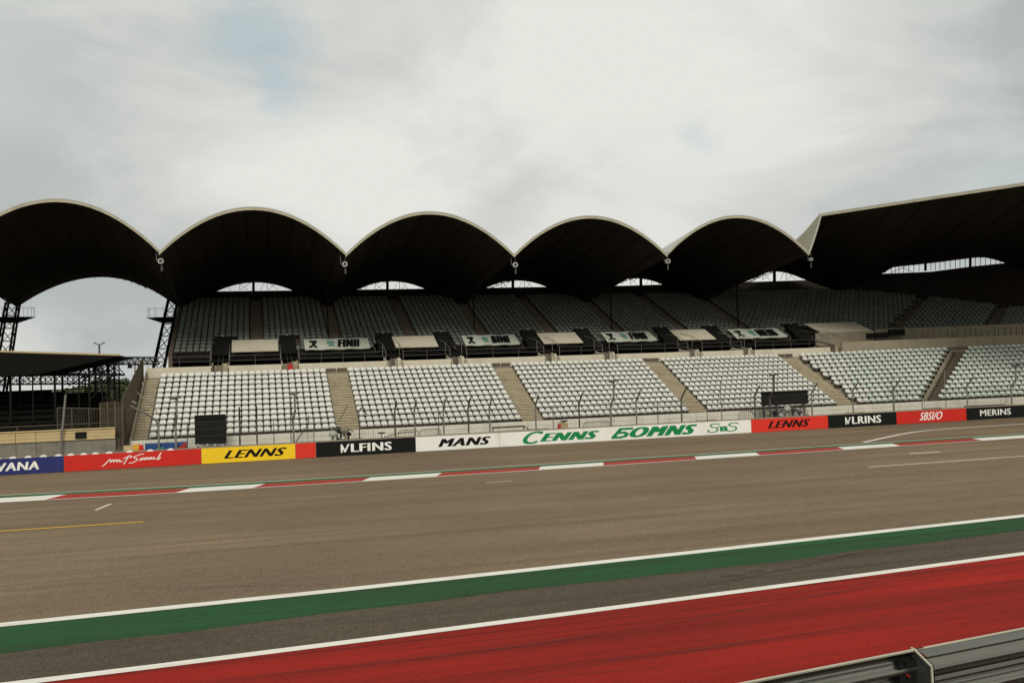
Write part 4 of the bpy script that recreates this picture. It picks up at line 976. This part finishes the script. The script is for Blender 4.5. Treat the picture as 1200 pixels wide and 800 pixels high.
# heaps of equipment: bags, folded frames, helmets
def blob(c, rx, ry, rz, mb, n=8, m=0):
    rows = []
    for j in range(n//2+1):
        ph = -pi/2+pi*j/(n//2); rows.append([(c[0]+rx*cos(ph)*cos(2*pi*i/n)*(1+.12*sin(3*i)), c[1]+ry*cos(ph)*sin(2*pi*i/n), c[2]+rz*sin(ph)) for i in range(n+1)])
    mb.grid(rows, m)
gi = 0
def heap(px0, px1, ytop, ybot, cnt, where, seed):
    rnd = random.Random(seed); cols = ['black','lamp','steel','black','gold','lamp','bracket','wall_brown','black']
    nmz = {'black':'black','whitep':'white','steel':'dark grey','gold':'sandy','lamp':'off-white','bracket':'charcoal','wall_brown':'brown'}
    for i in range(cnt):
        px = px0+(px1-px0)*(i+.5)/cnt; py = ybot-(ybot-ytop)*rnd.uniform(.15,.9); q = at_Y(px, py, 64.0+.25*(i % 3)); m = cols[(i*5+seed) % len(cols)]
        mb = MB(); s = rnd.uniform(.16,.30); blob((q.x,q.y,q.z), s*1.2, .22, s*.9, mb, 8)
        mb.beam((q.x,q.y+.1,0),(q.x,q.y+.1,q.z), .10)
        o = mb.build('equipment_bag', m); tag(o, '%s kit bag %s, %s' % (nmz[m], where, 'leftmost' if i == 0 else 'rightmost' if i == cnt-1 else 'amid the heap' if i % 2 else 'amid the heap, lower'), 'bag', 'kit bags heaped ' + where)
    # a few poking frames
    t = thing('folded_frame', (at_Y((px0+px1)/2,ybot,64.6).x,64.6,0), 'dark folded metal frame ' + where, 'frame')
    for i in range(7):
        p = at_Y(rnd.uniform(px0,px1), ybot, 64.6); q = at_Y(rnd.uniform(px0,px1), ytop+rnd.uniform(-1,4), 64.6); mb = MB(); mb.tube([(p.x,64.6,.9),(q.x,64.6,q.z),(q.x+.3,64.7,q.z-.15)], .06); mb.build('tube', 'lattice' if i % 3 else 'lamp', t)
heap(388, 411, 500, 511, 5, 'piled where the leftmost wide stairway ends', 1)
heap(897, 948, 477, 489, 7, 'under the wide black board', 4)
# tables / crowd barriers
def crowd_barrier(px0, px1, yt, yb, lab):
    Y = 64.9; A_, B_ = at_Y(px0, yb, Y), at_Y(px1, yt, Y); t = thing('crowd_barrier', ((A_.x+B_.x)/2,Y,0), lab, 'barrier', 'low tubular crowd barriers behind the wall')
    mb = MB(); z0, z1 = .9, B_.z; xa, xb = A_.x, B_.x; mb.tube([(xa,Y,0),(xa,Y,z1-.15),(xa+.2,Y,z1),(xb-.2,Y,z1),(xb,Y,z1-.15),(xb,Y,0)], .05); mb.build('frame', 'galv_post', t)
    mb = MB(); n = int((xb-xa)/.16)
    for i in range(1, n): mb.beam((xa+(xb-xa)*i/n,Y,.3),(xa+(xb-xa)*i/n,Y,z1-.02),.02)
    mb.build('bars', 'galv_post', t)
crowd_barrier(467,490,503,511,'tubular crowd barrier behind the joint between black and white panels')
crowd_barrier(492,516,502,510,'tubular crowd barrier above the letters MANS, left one')
crowd_barrier(684,714,493,502,'tubular crowd barrier behind the white panel between CENNS and the next word')
crowd_barrier(866,884,481,492,'narrow tubular crowd barrier left of the wide black board')
def bench_frame(px0, px1, y0, y1, h, lab):
    Y = 64.4; a_, b__ = at_Y(px0, y0, Y), at_Y(px1, y1, Y); t = thing('bench', ((a_.x+b__.x)/2,Y,0), lab, 'bench')
    mb = MB(); mb.hexa([a_+Vector((0,0,-.09)), b__+Vector((0,0,-.09)), b__+Vector((0,.5,-.09)), a_+Vector((0,.5,-.09)), a_, b__, b__+Vector((0,.5,0)), a_+Vector((0,.5,0))]); mb.build('seat', 'bracket', t)
    mb = MB(); d = Vector((0,0,-h)); mb.beam(a_+d, b__+d, .06); mb.build('stretcher', 'wall_brown', t)
    for p in (a_, b__): mb = MB(); mb.beam(p+Vector((0,.1,-.05)), Vector((p.x,Y+.1,0)), .07); mb.build('leg', 'bracket', t); 
bench_frame(578,614,500.5,498.5,.33,'long brown bench frame at the foot of the second stairway')
bench_frame(1135,1190,475.5,472.5,.12,'long low dark bench at the far right behind the MERINS panel')
mb = MB(); mb.beam(at_Y(614,498.5,64.4), at_Y(622,505,63.9), .05); tag(mb.build('prop_pole','steel'),'thin pole leaning off the end of the brown bench frame','pole')
# curled hoses lying on the coping
mb = MB()
for (c0, c1) in ((450,484),):
    pts = [at_Y(c0+(c1-c0)*i/8, 512-6*sin(pi*i/8*.5)-(.4 if c0 > 460 else .0)*i, 64.1) for i in range(9)]; mb.tube(pts, .05)
tag(mb.build('hose', 'bracket'), 'dark curved hose arching beside the left black round table', 'hose')

# ------------------------------------------------------------------ foreground guard rail and the terrace it stands on
p0, p1, p2 = at_z(860,797,3.5), at_z(1063,757.5,3.5), at_z(1200,731.5,3.5)
dr = (p2-p0); dr.z = 0; dr.normalize(); nr = Vector((dr.y,-dr.x,0))     # nr points to the photographer
if nr.y > 0: nr = -nr
GR = thing('guard_rail', (p1.x, p1.y, 2.75), 'dark galvanised corrugated guard rail in the near right corner', 'guard rail')
RP2 = [(0,-.03),(.02,.02),(.06,.045),(.10,.040),(.15,.048),(.21,.080),(.27,.088),(.33,.078),(.40,.045),(.46,.022),(.51,.022),(.53,.040),(.56,.034),(.63,.038),(.70,.062),(.76,.084),(.82,.080),(.90,.035),(1,.02)]
RP = [(0,.075),(.05,.045),(.12,.032),(.18,.034),(.25,.055),(.32,.080),(.38,.082),(.44,.055),(.48,.022),(.51,.022),(.53,.040),(.56,.034),(.63,.038),(.70,.062),(.76,.084),(.82,.080),(.90,.035),(1,.02)]
def interp(T_, v):
    for (a, b), (c, d) in zip(T_[:-1], T_[1:]):
        if v <= c+1e-9: u = (v-a)/(c-a); u = u*u*(3-2*u); return b+(d-b)*u
    return T_[-1][1]
def wbeam(s0, s1, off, ztop, name='beam', RP=None, lip=.070):
    RP = RP or globals()['RP']
    rows = []; n = 44
    for i in range(n+1):
        v = i/n; z = ztop-.31*v; prof_ = .043*(1-cos(4*pi*v))*.5*2*.5
        prof_ = interp(RP, v)
        rows.append((z, prof_))
    mb = MB(); ks = [s0+(s1-s0)*k/6 for k in range(7)]
    front = [[p1+dr*s+nr*(off+o)+Vector((0,0,z-3.5)) for s in ks] for z, o in rows]
    back = [[p+nr*-.012 for p in r] for r in front]
    mb.grid(front, flip=True); mb.grid(back); mb.grid([[p for p in back[0]], [p for p in front[0]]], flip=True)
    mb.grid([[r[0] for r in front], [r[0]+nr*-.012 for r in front]]); mb.grid([[r[-1]+nr*-.012 for r in front], [r[-1] for r in front]])
    b_ = mb.build(name, 'rail', GR, smooth=True)
    mb = MB(); e0 = [p+Vector((0,0,.006+ztop-3.5)) for p in (p1+dr*s0+nr*(off+lip), p1+dr*s1+nr*(off+lip), p1+dr*s1+nr*(off+lip-.012), p1+dr*s0+nr*(off+lip-.012))]
    mb.hexa([p+Vector((0,0,-.012)) for p in e0]+e0); mb.build('top_edge', 'rail_edge', b_); return b_
wbeam(-9, .06, 0, 3.5); wbeam(.0, 9.5, .10, 3.5, 'beam', RP2, -.03)
wbeam(-9, .06, 0, 3.16); wbeam(.0, 9.5, .09, 3.16)
# end flange of the nearer beam with bolts
mb = MB(); pr = [(3.508,.045),(3.504,.07),(3.44,.19),(3.19,.19),(3.19,.045)]
mb.poly([p1+dr*-.012+nr*o+Vector((0,0,z-3.5)) for z, o in pr]); mb.poly([p1+dr*.006+nr*o+Vector((0,0,z-3.5)) for z, o in pr][::-1]); mb.build('end_flange', 'steel', GR)
mb = MB(); pts = [p1+dr*-.014+nr*o+Vector((0,0,z-3.5)) for z, o in pr[:-1]]; mb.tube(pts, .010, 4); mb.build('flange_rim', 'rail_edge', GR)
for (du, dz, m) in ((-.10,-.05,'black'),(-.09,-.13,'red_reflector'),(-.055,-.19,'black'),(-.12,-.19,'black'),(-.10,-.25,'black')):
    c_ = p1+dr*du+nr*.085+Vector((0,0,dz)); mb = MB(); mb.beam(c_-nr*.06, c_+nr*.012, .020, n=8); mb.build('bolt', m, GR)
mb = MB(); c_ = p1+dr*-.07+nr*.03; mb.hexa([c_+dr*a_+nr*b_+Vector((0,0,z)) for z in (-.31,-.05) for a_, b_ in ((-.07,0),(.07,0),(.07,.045),(-.07,.045))]); mb.build('splice_plate', 'black', GR)
for s in (-8,-6,-4,-2,-.05,2,4,6,8):
    c_ = p1+dr*s-nr*.10; mb = MB(); mb.box(c_.x-.06,c_.x+.06,c_.y-.05,c_.y+.05,2.75,3.25); mb.build('post', 'steel', GR)
a_ = p1-dr*40-nr*.16; b__ = p1+dr*60-nr*.16
mb = MB(); lo = [(a_.x,a_.y),(b__.x,b__.y),(b__.x+5,b__.y-50),(a_.x-5,a_.y-40)]
mb.poly([(x,y,2.75) for x, y in lo]); mb.quad((a_.x,a_.y,0),(b__.x,b__.y,0),(b__.x,b__.y,2.75),(a_.x,a_.y,2.75)); mb.build('viewing_terrace', 'apron', kind='structure')
